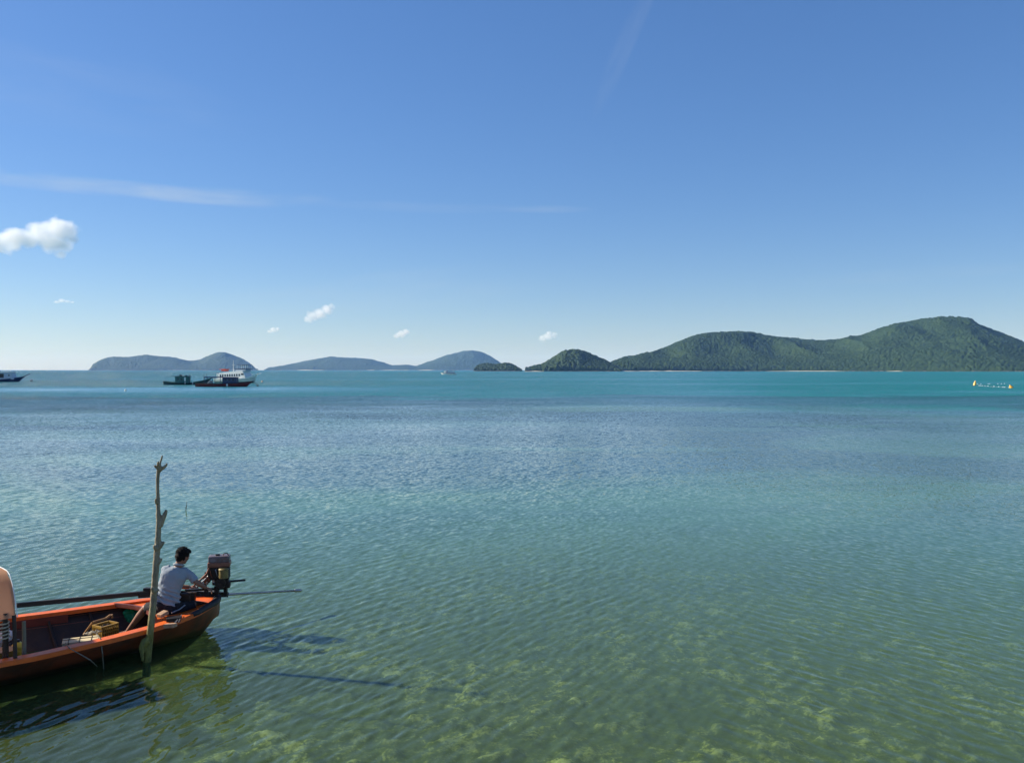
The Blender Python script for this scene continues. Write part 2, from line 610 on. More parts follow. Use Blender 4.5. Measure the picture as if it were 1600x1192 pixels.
def crowns(x, y, cell, seed):
    """domes of tree crowns: height 0..1 and a tint per crown"""
    gx, gy = np.floor(x / cell), np.floor(y / cell)
    best = np.zeros_like(x)
    tint = np.full_like(x, 0.5)
    for i in (-1, 0, 1):
        for j in (-1, 0, 1):
            cx, cy = gx + i, gy + j

            def h(k):
                v = np.sin(cx * 127.1 + cy * 311.7 + (seed + k) * 74.7) * 43758.5453
                return v - np.floor(v)
            ox, oy = (cx + 0.15 + 0.7 * h(1)) * cell, (cy + 0.15 + 0.7 * h(2)) * cell
            rr = cell * (0.45 + 0.5 * h(3))
            tt = np.clip(1 - ((x - ox) ** 2 + (y - oy) ** 2) / rr ** 2, 0, 1)
            v = np.sqrt(tt) * (0.45 + 0.75 * h(4) ** 1.5)
            m = v > best
            best = np.where(m, v, best)
            tint = np.where(m, h(5), tint)
    return best, tint


def island(prof, d0, width, step_px, rows, crown_cell, crown_h, seed, label, beaches=(), relief=0.4, blend=1.0):
    """prof: ridge line (photo px, py) pairs; shore at distance d0(px), ridge 'width' metres behind it"""
    pxs = np.arange(prof[0][0], prof[-1][0] + step_px, step_px)
    top = np.interp(pxs, [p[0] for p in prof], [p[1] for p in prof])
    k = max(1, int(blend * 4 / step_px))
    if k > 1:
        ker = np.hanning(k * 2 + 3)[1:-1]
        ker /= ker.sum()
        top = np.convolve(np.pad(top, len(ker) // 2, mode='edge'), ker, mode='valid')[:len(pxs)]
    shore = np.array([d0(p) if callable(d0) else d0 for p in pxs])
    s_end = np.minimum((pxs - pxs[0]), (pxs[-1] - pxs)) / (pxs[-1] - pxs[0])
    T = np.concatenate([np.linspace(0, 1, rows), np.linspace(1, 2.2, rows // 3)[1:]])
    PX, TT = np.meshgrid(pxs, T, indexing='ij')
    wd = width * (0.35 + 0.65 * np.clip(s_end * 8, 0, 1))[:, None]
    D = shore[:, None] + TT * wd
    ridge_d = shore[:, None] + wd
    az_t = (PX - 800) / F
    x, y = az_t * D, D
    rh = np.maximum(0.0, (578 - top)[:, None] * ridge_d / F + H - crown_h * 0.55)
    fade = np.clip(s_end * 40, 0, 1)[:, None]
    rh = rh * fade
    up = np.clip(TT, 0, 1)
    shape = np.sin(up * math.pi / 2) ** 0.85
    sc = max(60.0, width * 0.30)
    rd = 1 - np.abs(2 * fbm(x / sc, y / (sc * 2.6), 3, seed) - 1) * 2.0       # spurs and gullies running downhill
    shape = shape * (1 - relief * (1 - np.clip(rd, -0.2, 1)) * np.sin(up * math.pi) * (1 - 0.3 * up))
    back = np.clip((2.2 - TT) / 1.2, 0, 1)
    shape = np.where(TT > 1, back * back * (3 - 2 * back), shape)
    zt = rh * np.clip(shape, 0, 1)
    z_ground = zt
    me = grid_mesh('hill', np.stack([x, y, z_ground - 0.8], -1)[::4, ::4])
    hill = obj('hill', me, M_HILL)
    tag(hill, kind='structure')
    cz, tint = crowns(x, y, crown_cell, seed)
    c2, t2 = crowns(x + 31, y + 17, crown_cell * 0.5, seed + 40)
    c3, t3 = crowns(x + 11, y + 57, crown_cell * 2.1, seed + 80)
    big = np.clip(fbm(x / 140, y / 140, 3, seed + 60) - 0.42, 0, 1) * 3.0
    cz = cz + 0.9 * c3 * big
    tint = np.clip(tint + (t3 - 0.5) * 0.6 * big, 0, 1)
    tall = 0.45 + 0.9 * fbm(x / 90, y / 90, 2, seed + 3)
    zc = z_ground + crown_h * (0.25 + tall * cz + 0.22 * c2)
    edge = np.minimum(np.clip(s_end * 60, 0, 1)[:, None], 1)
    zc = np.where((TT <= 0.0) | (TT >= 2.199), -1.0, zc)
    zc = np.where(edge <= 0.02, -1.0, zc)
    D2 = D + (fbm(x / 6, y / 6, 2, seed + 9) - 0.5) * crown_cell * 0.3
    x2 = az_t * D2
    me = grid_mesh('forest', np.stack([x2, D2, zc], -1), {'tint': np.clip(0.75 * tint + 0.25 * t2, 0, 1)})
    f = obj('forest', me, M_FOREST)
    tag(f, label, 'forest', kind='stuff')
    for b0, b1, bh in beaches:
        n = max(8, int((b1 - b0) / 3))
        bp = np.linspace(b0, b1, n)
        sh = np.array([d0(p) if callable(d0) else d0 for p in bp])
        e = np.sin(np.linspace(0.02, math.pi - 0.02, n)) ** 0.35
        jit = 1 + 1.3 * (vnoise(bp * 0.12, bp * 0, seed) - 0.5)
        rowsb = []
        for off, hz in ((-26, -1.2), (-16, -0.1), (-7, 0.55), (0, 1.0), (8, 1.05)):
            dd = sh + off
            rowsb.append(np.stack([(bp - 800) / F * dd, dd, np.maximum(-1.2, hz * bh * e * jit)], -1))
        me = grid_mesh('beach', np.array(rowsb).transpose(1, 0, 2))
        o = obj('beach', me, M_SAND)
        tag(o, kind='structure')
    # broken rocks along the rest of the waterline
    bm = bmesh.new()
    for p in np.arange(prof[0][0] + 2, prof[-1][0] - 2, max(1.6, 3.2)):
        if any(b0 - 2 < p < b1 + 2 for b0, b1, _ in beaches):
            continue
        dd = (d0(p) if callable(d0) else d0) - random.uniform(1, 6)
        sz = random.uniform(1.0, 3.2) * dd / 2500
        ctr = Vector(((p - 800) / F * dd, dd, 0))
        r = bmesh.ops.create_icosphere(bm, subdivisions=1, radius=sz, matrix=Matrix.Translation(ctr) @ Matrix.Diagonal((1.6, 1, 0.6, 1)))
        for v in r['verts']:
            v.co += Vector((random.uniform(-1, 1), random.uniform(-1, 1), random.uniform(-1, 1))) * sz * 0.25
    o = obj('rocks', bm, M_ROCK)
    tag(o, kind='stuff')


right_prof = [(930, 580), (948, 573), (962, 564.5), (975, 561), (990, 558), (1005, 555), (1020, 551), (1040, 543), (1060, 534.5), (1085, 526), (1105, 521.5), (1125, 520.5),
              (1150, 520), (1175, 521.5), (1200, 526), (1225, 529.5), (1255, 532.5), (1285, 533), (1310, 531.5), (1345, 525), (1370, 515),
              (1400, 506.5), (1440, 500), (1470, 497.5), (1500, 497.5), (1515, 500.5), (1530, 509), (1550, 517), (1575, 526), (1600, 536),
              (1640, 545), (1700, 552), (1780, 560), (1840, 580)]
island(right_prof, lambda p: 2450 + 150 * math.sin((p - 930) / 160.0) - (p - 930) * 0.25, 620, 0.9, 260, 7.5, 5.0, 2,
       'long green forested island with two broad summits filling the right horizon',
       beaches=((962, 1098, 1.7), (1196, 1322, 1.3), (1384, 1410, 1.3)), relief=0.5)
island([(820, 580), (826, 577.5), (836, 573.5), (850, 570), (862, 563), (873, 556), (884, 550.5), (896, 548.5), (904, 549), (918, 554), (930, 558.5), (945, 565),
        (956, 570.5), (964, 575), (972, 580)],
       2250, 230, 0.6, 150, 7.0, 5.0, 5, 'small steep green wooded hill between the sand spit and the long island',
       beaches=((818, 850, 1.8),), relief=0.25, blend=0.5)
island([(740, 580), (745, 573), (752, 569.5), (762, 568.5), (772, 570.5), (782, 569.5), (790, 568), (800, 570), (808, 575), (816, 579.5)],
       2600, 120, 0.6, 90, 7, 5.5, 9, 'low dark green wooded islet left of the sand spit, in front of blue island', relief=0.1, blend=0.3)
island([(138, 579), (143, 571), (152, 565.5), (165, 560), (178, 558), (200, 558.5), (215, 557), (230, 555.5), (255, 557.5), (275, 560), (298, 564.5), (312, 563),
        (325, 557), (337, 552), (345, 550.5), (353, 551), (364, 555.5), (378, 561.5), (390, 568), (400, 577), (404, 580)],
       7200, 700, 1.0, 60, 16, 7, 12, 'hazy blue island at far left ending in a rounded peak above white ferry', relief=0.2, blend=0.5)
island([(412, 580), (418, 574.5), (432, 574), (448, 571), (470, 566), (488, 562.5), (505, 559.5), (520, 558), (548, 559.5), (580, 562.5), (598, 567), (612, 571.5),
        (630, 570.5), (640, 571), (650, 573), (668, 567), (690, 558.5), (708, 553), (722, 550), (738, 548.5), (752, 550.5), (766, 557),
        (778, 564.5), (786, 570.5), (796, 575), (806, 580)],
       8200, 900, 1.0, 60, 18, 7, 15, 'pale blue twin-humped island on the horizon left of the wooded islet',
       beaches=((464, 506, 4.5), (573, 586, 4.0), (594, 640, 3.4), (652, 682, 3.4)), relief=0.2, blend=0.5)

# ------------------------------------------------------------------ haze
hz_m = bpy.data.materials.new('haze')
hz_m.use_nodes = True
nt = hz_m.node_tree
for n in list(nt.nodes):
    nt.nodes.remove(n)
t = NT(nt)
pv = t.n('ShaderNodeVolumePrincipled', i_Color=(0.24, 0.47, 1.0), i_Density=4.6e-5, i_Anisotropy=0.0)
pv.inputs['Absorption Color'].default_value = (1, 1, 1, 1)
ho = t.n('ShaderNodeOutputMaterial')
nt.links.new(pv.outputs[0], ho.inputs['Volume'])
bm = bmesh.new()
box(bm, (0, 0, 110), (35400, 35400, 300))
hz = obj('haze', bm, hz_m)
tag(hz, kind='stuff')

# ------------------------------------------------------------------ clouds
def vapour(density, centres, size, seed):
    """vapour that is dense in the middle of each puff and frays towards its edge"""
    m = bpy.data.materials.new('cloud_vapour')
    m.use_nodes = True
    nt = m.node_tree
    for n in list(nt.nodes):
        nt.nodes.remove(n)
    t = NT(nt)
    p = t.n('ShaderNodeTexCoord').outputs['Object']
    tot = None
    for c, r, fl in centres:
        q = t.vmath('MULTIPLY', t.vmath('SUBTRACT', p, tuple(c)), (1, 1, 1 / fl))
        d = t.math('DIVIDE', t.vmath('LENGTH', q), r * 1.25)
        f = t.math('MAXIMUM', t.math('SUBTRACT', 1.0, t.math('MULTIPLY', d, d)), 0.0)
        tot = f if tot is None else t.math('MAXIMUM', tot, f)
    nz = t.noise(t.vmath('ADD', p, (seed * 913.0, 0, 0)), 1.0 / size, 6, 0.62)
    f = t.math('ADD', tot, t.math('MULTIPLY', t.math('SUBTRACT', nz, 0.5), 2.8))
    f = t.mapr(f, 0.02, 1.2, 0.0, density, smooth=True)
    v = t.n('ShaderNodeVolumePrincipled', i_Color=(1, 1, 1), i_Density=f, i_Anisotropy=0.0)
    v.inputs['Absorption Color'].default_value = (1, 1, 1, 1)
    o = t.n('ShaderNodeOutputMaterial')
    nt.links.new(v.outputs[0], o.inputs['Volume'])
    return m


def cloud(puffs, d, label, seed, flat=0.75, thick=1.25):
    """puffs: (px, py, radius px) seen at distance d"""
    c0 = W(puffs[0][0], puffs[0][1], d)
    bm = bmesh.new()
    rs = random.Random(seed)
    cen = []
    for (qx, qy, qr) in puffs:
        c = W(qx, qy, d) - c0
        r = qr * 1.22 * d / F
        dep = rs.uniform(-0.5, 0.5) * r
        bmesh.ops.create_icosphere(bm, subdivisions=3, radius=r, matrix=Matrix.Translation(c + Vector((0, dep, 0))) @ Matrix.Diagonal((1.3, 1.2, flat * 1.3, 1)))
        cen.append((c + Vector((0, dep, 0)), r, flat))
    me = bpy.data.meshes.new('tmp')
    bm.to_mesh(me)
    bm.free()
    o = bpy.data.objects.new('tmp', me)
    COL.objects.link(o)
    size = max(p[2] for p in puffs) * d / F
    rm = o.modifiers.new('r', 'REMESH')
    rm.mode = 'VOXEL'
    rm.voxel_size = size / 11
    dg = bpy.context.evaluated_depsgraph_get()
    me2 = bpy.data.meshes.new_from_object(o.evaluated_get(dg))
    bpy.data.objects.remove(o)
    co_ = np.empty(len(me2.vertices) * 3)
    me2.vertices.foreach_get('co', co_)
    co_ = co_.reshape(-1, 3)
    no = np.empty(len(me2.vertices) * 3)
    me2.vertices.foreach_get('normal', no)
    no = no.reshape(-1, 3)
    out = np.empty_like(co_)
    for i in range(len(co_)):
        p = Vector(co_[i]) / size
        f = mnoise.fractal(p * 1.5 + Vector((seed, 0, 0)), 1.0, 2.2, 6)
        out[i] = co_[i] + no[i] * f * size * 0.3
    me2.vertices.foreach_set('co', out.reshape(-1))
    me2.update()
    ob = obj('cloud', me2, vapour(thick / size, cen, size, seed), smooth='all')
    ob.location = c0
    return tag(ob, label, 'cloud')


cloud([(100, 362, 17), (84, 358, 18), (66, 364, 17), (92, 382, 15), (78, 378, 16), (48, 374, 15), (28, 372, 15), (5, 378, 17), (-25, 378, 18), (-50, 382, 16), (92, 396, 8), (114, 374, 7)],
      6000, 'largest puffy white cloud at the left edge of the sky', 3)
cloud([(498, 490, 9), (510, 484, 8), (488, 494, 8), (482, 499, 6), (518, 479, 5)], 9000, 'small white puff cloud above the hazy twin-humped island, largest of the low puffs', 5, thick=0.65)
cloud([(627, 522, 6), (634, 519, 5), (620, 525, 4)], 9500, 'tiny white cloud low above the right hump of the pale blue island', 7, thick=0.65)
cloud([(856, 526, 6), (865, 524, 5), (848, 529, 5), (858, 521, 4)], 9200, 'tiny white cloud low above the sand spit', 9, thick=0.65)
cloud([(427, 516, 4.5), (433, 514, 3.5), (421, 518, 3)], 9500, 'faint tiny cloud between the two blue islands', 11, thick=0.65)
cloud([(97, 470, 4.5), (105, 471, 4), (88, 472, 3.5), (112, 472, 3)], 9500, 'faint flat wisp of cloud below the large cloud at left', 13, thick=0.5, flat=0.5)

# ------------------------------------------------------------------ shared materials
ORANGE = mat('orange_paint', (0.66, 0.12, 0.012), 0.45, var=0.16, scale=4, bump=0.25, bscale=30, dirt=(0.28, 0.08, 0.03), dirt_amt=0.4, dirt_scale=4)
HULL_SHADED = mat('hull_orange_shaded', (0.17, 0.042, 0.016), 0.5, var=0.2, scale=3, bump=0.3, bscale=20, dirt=(0.035, 0.03, 0.02), dirt_amt=0.8, dirt_scale=2.2)  # the gunwale's orange darkened to put the hull's shade into the colour, plus weathering
DARKW = mat('dark_wet_wood', (0.030, 0.019, 0.012), 0.6, var=0.4, scale=8, bump=0.5, bscale=30)
BROWNP = mat('red_brown_paint', (0.12, 0.025, 0.016), 0.5, var=0.25, scale=6, bump=0.3)
BLACKI = mat('black_iron', (0.018, 0.016, 0.016), 0.5, 0.3, var=0.4, scale=20, bump=0.3)
RUST = mat('rusty_red_metal', (0.20, 0.065, 0.035), 0.6, 0.3, var=0.35, scale=18, bump=0.4, dirt=(0.05, 0.03, 0.02), dirt_amt=0.5, dirt_scale=20)
STEEL = mat('grey_steel', (0.32, 0.31, 0.31), 0.4, 0.8, var=0.2, scale=20)
RUBBER = mat('black_rubber', (0.02, 0.02, 0.022), 0.6, var=0.3, scale=12, bump=0.3)
RAWWOOD = mat('bare_wood', (0.36, 0.22, 0.13), 0.8, var=0.25, scale=10, bump=0.4, bscale=60)
ROPE = mat('pale_rope', (0.42, 0.38, 0.28), 0.9, var=0.25, scale=60, bump=0.6, bscale=200)
WHITE = mat('white_paint', (0.8, 0.8, 0.76), 0.4, var=0.06, scale=2, dirt=(0.45, 0.4, 0.33), dirt_amt=0.2)
GLASS = mat('dark_glass', (0.02, 0.03, 0.04), 0.12, var=0.3, scale=3, spec=0.6)
NAVY = mat('navy_paint', (0.012, 0.035, 0.10), 0.5, var=0.25, scale=2)
TEALP = mat('green_teal_paint', (0.015, 0.12, 0.115), 0.5, var=0.3, scale=2, dirt=(0.02, 0.04, 0.04), dirt_amt=0.4)
MAROON = mat('maroon_paint', (0.16, 0.022, 0.022), 0.5, var=0.3, scale=2, dirt=(0.04, 0.02, 0.02), dirt_amt=0.4)
DKGREEN = mat('dark_green_paint', (0.012, 0.05, 0.055), 0.5, var=0.3, scale=2)
RED = mat('red_plastic', (0.6, 0.09, 0.05), 0.4)
BLACKP = mat('black_paint', (0.015, 0.015, 0.018), 0.5)

# ------------------------------------------------------------------ the orange longtail boat
FWD = Vector((-0.76, -0.65, 0)).normalized()
B_RZ = math.atan2(FWD.y, FWD.x)
STERN = Vector((-4.60, 13.72, 0))
B_M = Matrix.Translation(STERN) @ Matrix.Rotation(B_RZ, 4, 'Z')
B_I = B_M.inverted()


def loc(v):
    """world point -> boat frame"""
    return B_I @ Vector(v)


def BW(u, v, z):
    return B_M @ Vector((u, v, z))


U = [0.0, 0.17, 0.5, 0.85, 1.28, 1.85, 2.75, 3.6, 4.8, 6.0, 7.2, 8.2, 8.9, 9.4]
WG = [0.10, 0.33, 0.58, 0.76, 0.88, 0.99, 1.13, 1.18, 1.18, 1.08, 0.86, 0.56, 0.28, 0.06]
ZG = [0.47, 0.46, 0.44, 0.425, 0.41, 0.40, 0.40, 0.42, 0.47, 0.56, 0.74, 1.0, 1.28, 1.6]
WW = [0.01, 0.08, 0.20, 0.27, 0.35, 0.46, 0.60, 0.70, 0.74, 0.66, 0.42, 0.14, 0.03, 0.01]
ZK = [0.22, 0.05, -0.22, -0.34, -0.40, -0.42, -0.42, -0.42, -0.42, -0.38, -0.2, 0.05, 0.6, 1.25]


def bi(arr, u):
    return float(np.interp(u, U, arr))


def boat_point(u, s):
    """half hull section: s 0 = gunwale, 1 = keel (outer skin)"""
    wg, zg, ww, zk = bi(WG, u), bi(ZG, u), bi(WW, u), bi(ZK, u)
    pts = [(wg, zg), (wg * 0.55 + ww * 0.45 + 0.02, zg * 0.5), (ww, max(0.0, zk + 0.05)), (ww * 0.6, zk * 0.7 if zk < 0 else zk + 0.02), (0.0, zk)]
    x = s * 4
    i = min(3, int(x))
    f = x - i
    return (pts[i][0] * (1 - f) + pts[i + 1][0] * f, pts[i][1] * (1 - f) + pts[i + 1][1] * f)


t = NT(HULL_SHADED.node_tree)
_b = HULL_SHADED.node_tree.nodes['Principled BSDF']
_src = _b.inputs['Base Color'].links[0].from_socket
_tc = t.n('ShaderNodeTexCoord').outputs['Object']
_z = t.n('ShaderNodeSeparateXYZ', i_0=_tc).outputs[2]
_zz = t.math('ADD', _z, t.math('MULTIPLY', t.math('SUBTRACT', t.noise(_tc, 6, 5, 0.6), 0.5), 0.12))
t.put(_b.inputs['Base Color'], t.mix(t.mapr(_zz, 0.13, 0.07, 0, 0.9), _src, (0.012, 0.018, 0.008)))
boat = empty('longtail_boat', STERN, B_RZ, label='orange wooden longtail fishing boat moored beside the bare tree-trunk pole', cat='boat')
us = np.concatenate([np.linspace(0, 1, 14), np.linspace(1.1, 9.4, 50)])
ss = np.linspace(0, 1, 17)
P = []
for u in us:
    row = []
    for sgn in (1, -1):
        seq = ss if sgn == 1 else ss[::-1][1:]
        for s_ in seq:
            y_, z_ = boat_point(u, s_)
            row.append((u, sgn * y_, z_))
    P.append(row)
hull = obj('hull', grid_mesh('hull', np.array(P)), HULL_SHADED, boat)
sm = hull.modifiers.new('s', 'SOLIDIFY')
sm.thickness = 0.03
sm.offset = 1.0
hull.data.materials.append(DARKW)
sm.material_offset = 1
sm.material_offset_rim = 0
# hull strakes: raised plank edges outside
bm = bmesh.new()
for sgn in (1, -1):
    for s_ in (0.09, 0.20):
        pts = []
        for u in us[1:]:
            y_, z_ = boat_point(u, s_)
            pts.append((u, sgn * (y_ + 0.004), z_ - 0.004))
        tube(bm, pts, 0.008, 6)
obj('strake', bm, HULL_SHADED, boat)


def gunwale(sgn):
    bm = bmesh.new()
    prev = None
    for u in us:
        wg, zg = bi(WG, u), bi(ZG, u)
        inn = max(0.0, wg - 0.135 * min(1, 0.3 + u))
        sec = [(wg + 0.03, zg - 0.035), (wg + 0.03, zg + 0.012), (wg + 0.015, zg + 0.024), (inn, zg + 0.024), (inn, zg - 0.035)]
        ring = [bm.verts.new((u, sgn * a, b)) for a, b in sec]
        if prev:
            for k in range(5):
                bm.faces.new((prev[k], prev[(k + 1) % 5], ring[(k + 1) % 5], ring[k]))
        else:
            bm.faces.new(ring)
        prev = ring
    bm.faces.new(prev)
    return bm


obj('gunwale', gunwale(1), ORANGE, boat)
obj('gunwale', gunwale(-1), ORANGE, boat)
# stern deck with curved front edge
bm = bmesh.new()
rows_ = []
for u in np.linspace(0.02, 1.25, 16):
    row = []
    for k in range(13):
        v = -1 + 2 * k / 12
        uu = u - (0.22 * (1 - v * v) * (u / 1.25) ** 3)
        wv = v * (bi(WG, uu) - 0.10 * min(1, .3 + uu))
        row.append((uu, wv, bi(ZG, uu) - 0.012 + 0.02 * (1 - v * v)))
    rows_.append(row)
deck = obj('stern_deck', grid_mesh('stern_deck', np.array(rows_)), ORANGE, boat)
sm = deck.modifiers.new('s', 'SOLIDIFY')
sm.thickness = 0.025
sm.offset = -1
# coaming along the deck's front edge
bm = bmesh.new()
pts = []
for k in range(13):
    v = -1 + 2 * k / 12
    uu = 1.25 - 0.22 * (1 - v * v)
    pts.append((uu + 0.01, v * (bi(WG, uu) - 0.10), bi(ZG, uu) + 0.008 + 0.02 * (1 - v * v)))
for a_, b_ in zip(pts[:-1], pts[1:]):
    bar(bm, a_, b_, 0.035, 0.055)
obj('coaming', bm, BROWNP, boat)
# rubber covered stern head
bm = bmesh.new()
pts = []
for k in range(-8, 9):
    a = k / 8
    uu = 0.60 * abs(a) ** 1.3
    wv = (bi(WG, uu) + 0.012) * (1 if a > 0 else -1) * min(1.0, abs(a) * 5)
    pts.append((uu - 0.03 * (1 - abs(a)), wv, bi(ZG, uu) + 0.012 + 0.03 * (1 - abs(a))))
tube(bm, pts, [0.035 + 0.032 * (1 - abs(k / 8)) for k in range(-8, 9)], 10)
obj('stern_fender', bm, RUBBER, boat, smooth='all')
# floor planks, ribs, thwarts
for k in range(-3, 4):
    bm = bmesh.new()
    u1 = 8.0 - 0.35 * abs(k)
    a = (1.3, k * 0.125, -0.005 + 0.004 * (k % 2))
    bar(bm, a, (u1, k * 0.125, 0.0 + 0.004 * (k % 2)), 0.118, 0.02)
    obj('floor_plank', bm, DARKW, boat)
for u in np.arange(1.6, 8.0, 0.55):
    bm = bmesh.new()
    pts = []
    for s_ in np.linspace(0.03, 0.5, 7):
        y_, z_ = boat_point(u, s_)
        pts.append((u, y_ - 0.03, z_ + 0.01))
    tube(bm, pts, 0.02, 6)
    obj('rib', bm, DARKW, boat)
    bm = bmesh.new()
    tube(bm, [(p[0], -p[1], p[2]) for p in pts], 0.02, 6)
    obj('rib', bm, DARKW, boat)
for u in (4.4, 6.2):
    bm = bmesh.new()
    wv = bi(WG, u) - 0.12
    box(bm, (u, 0, bi(ZG, u) - 0.05), (0.22, 2 * wv, 0.03), bevel=0.005)
    obj('thwart', bm, BROWNP, boat)
# inner side board on the far side
bm = bmesh.new()
pts = [(u, -(bi(WG, u) - 0.15), bi(ZG, u) - 0.085) for u in np.linspace(1.9, 7, 16)]
for a_, b_ in zip(pts[:-1], pts[1:]):
    bar(bm, a_, b_, 0.02, 0.11)
obj('side_board', bm, BROWNP, boat)
# prow post
bm = bmesh.new()
tube(bm, [(8.9, 0, 0.7), (9.3, 0, 1.3), (9.55, 0, 1.9), (9.62, 0, 2.3)], [0.07, 0.065, 0.05, 0.035], 8)
obj('prow_post', bm, ORANGE, boat)

# canopy: barrel roof on posts
CANVAS = mat('peach_canvas', (0.64, 0.36, 0.21), 0.8, var=0.06, scale=3, bump=0.5, bscale=9, transl=(0.88, 0.52, 0.32))
PIPE = mat('grey_pipe', (0.25, 0.25, 0.25), 0.4, 0.5)
arch = [(1.03, 0.92), (0.985, 0.99), (0.885, 1.14), (0.76, 1.28), (0.62, 1.37), (0.45, 1.395), (0.25, 1.385), (0.0, 1.37)]
arch = arch + [(-a, b) for a, b in arch[-2::-1]]
Pc = []
for i, u in enumerate(np.linspace(2.95, 6.4, 24)):
    sag = 0.02 * math.sin(i * 1.1)
    Pc.append([(u + 0.015 * math.sin(k * 1.9), a, b + sag * (1 - abs(a)) + 0.15 * (u - 3) / 3.4 * 0.3) for k, (a, b) in enumerate(arch)])
canopy = obj('canopy', grid_mesh('canopy', np.array(Pc)), CANVAS, boat)
for u in (2.97, 4.7, 6.38):
    bm = bmesh.new()
    tube(bm, [(u, a * 0.985, b - 0.018) for a, b in arch], 0.015, 8)
    obj('canopy_hoop', bm, PIPE, boat, smooth='all')
bm = bmesh.new()
tube(bm, [(2.945, a * 1.004, b + 0.006) for a, b in arch], 0.006, 6, rough=0.2)
obj('canopy_hem', bm, WHITE, boat)
for u, v in ((2.98, 1.02), (2.98, -1.02), (4.7, 1.03), (4.7, -1.03), (6.38, 1.0), (6.38, -1.0)):
    bm = bmesh.new()
    s = 1 if v > 0 else -1
    tube(bm, [(u, s * (bi(WG, u) - 0.06), bi(ZG, u) - 0.05), (u, v, 0.95)], 0.024, 8)
    obj('canopy_post', bm, DARKW, boat)
for u, v0, r0, hh in ((3.07, 0.93, 0.042, 0.98), (3.28, 0.90, 0.02, 1.0)):
    bm = bmesh.new()
    tube(bm, [(u, v0, 0.26), (u - 0.01, v0 + 0.02, 0.5), (u, v0 + 0.05, hh)], [r0, r0 * 0.9, r0 * 0.7], 8, rough=0.1)
    obj('canopy_post', bm, DARKW, boat)
# rope wound on the post and the lower hem
bm = bmesh.new()
for q in range(5):
    pts = []
    for k in range(9):
        a = k / 8 * 2 * math.pi
        pts.append((3.07 + 0.05 * math.cos(a), 0.95 + 0.05 * math.sin(a), 0.84 - q * 0.045 + 0.006 * k))
    tube(bm, pts, 0.010, 6)
obj('lashing', bm, ROPE, boat)
# short upright at the near side
bm = bmesh.new()
tube(bm, [(2.84, 0.86, 0.24), (2.83, 0.83, 0.5), (2.83, 0.82, 0.80)], [0.028, 0.026, 0.022], 8, rough=0.08)
obj('side_post', bm, mat('weathered_grey_wood', (0.17, 0.16, 0.11), 0.8, bump=0.5), boat)
# ropes that hang over the near side
for (qa, qb, qc) in (((108, 1012), (140, 1030), (152, 1041)), ((157, 998), (160, 1020), (162, 1046))):
    bm = bmesh.new()
    a = WZ(*qa, 0.43)
    pts = [loc(WZ(qa[0] - 6, qa[1] - 8, 0.44)), loc(a), loc(W(qb[0], qb[1], a.y - 0.10)), loc(WZ(qc[0], qc[1], -0.02))]
    tube(bm, pts, 0.007, 6)
    obj('hanging_rope', bm, mat('dull_rope', (0.16, 0.15, 0.11), 0.9), boat)

# ------------------------------------------------------------------ things in the boat


def at_boat(px, py, z):
    return WZ(px, py, z)


# yellow basket with its catch
YEL = mat('yellow_plastic', (0.32, 0.19, 0.03), 0.5, var=0.15, scale=8, bump=0.2)
bc = WZ(165, 993, 0.17)
basket = empty('plastic_basket', bc, R(60), label='yellow plastic basket of shells on the boat floor beside a styrofoam box', cat='basket')


def basket_side(bm, a, b, h, nslat):
    a, b = Vector(a), Vector(b)
    up = Vector((0, 0, h))
    bar(bm, a + up, b + up, 0.022, 0.03)
    bar(bm, a + up * 0.05, b + up * 0.05, 0.014, 0.025)
    bar(bm, a + up * 0.5, b + up * 0.5, 0.012, 0.02)
    for k in range(nslat + 1):
        p = a.lerp(b, k / nslat)
        bar(bm, p + up * 0.02, p + up * 0.98, 0.016, 0.012, up=(b - a))


bw, bd, bh = 0.26, 0.21, 0.16
cs = [(-bw / 2, -bd / 2, 0), (bw / 2, -bd / 2, 0), (bw / 2, bd / 2, 0), (-bw / 2, bd / 2, 0)]
for i in range(4):
    bm = bmesh.new()
    basket_side(bm, cs[i], cs[(i + 1) % 4], bh, 8 if i % 2 == 0 else 6)
    obj('basket_side', bm, YEL, basket)
bm = bmesh.new()
box(bm, (0, 0, 0.006), (bw, bd, 0.012))
obj('basket_base', bm, YEL, basket)
bm = bmesh.new()
box(bm, (0, 0, 0.07), (bw - 0.03, bd - 0.03, 0.11))
for k in range(70):
    r = bmesh.ops.create_icosphere(bm, subdivisions=1, radius=random.uniform(0.012, 0.022),
                                   matrix=Matrix.Translation((random.uniform(-.10, .10), random.uniform(-.07, .07), random.uniform(.12, .15)))
                                   @ Matrix.Diagonal((1, random.uniform(.5, 1), 0.6, 1)))
sh = obj('shells', bm, mat('dark_shells', (0.05, 0.045, 0.04), 0.35, var=0.8, scale=40))
tag(sh, 'heap of dark wet shells filling the yellow basket', 'shells', kind='stuff')
sh.location = bc
sh.rotation_euler = (0, 0, R(60))
# bamboo handle stick leaning over the basket
st = bmesh.new()
a0, a1, a2, a3 = WZ(131, 991, 0.22), W(145, 972, 12.45), W(165, 966, 12.65), W(172, 961, 12.7)
tube(st, [a0, a1], 0.016, 7)
tube(st, [a1, a2, a3], [0.017, 0.016, 0.02], 7)
tube(st, [a3, a3 + Vector((0.03, 0, 0.01)), a3 + Vector((0.03, 0, -0.04))], 0.014, 7)
s_o = obj('bent_stick', st, mat('varnished_wood', (0.30, 0.15, 0.045), 0.45, scale=15))
tag(s_o, 'bent varnished brown stick leaning against the yellow basket', 'stick')
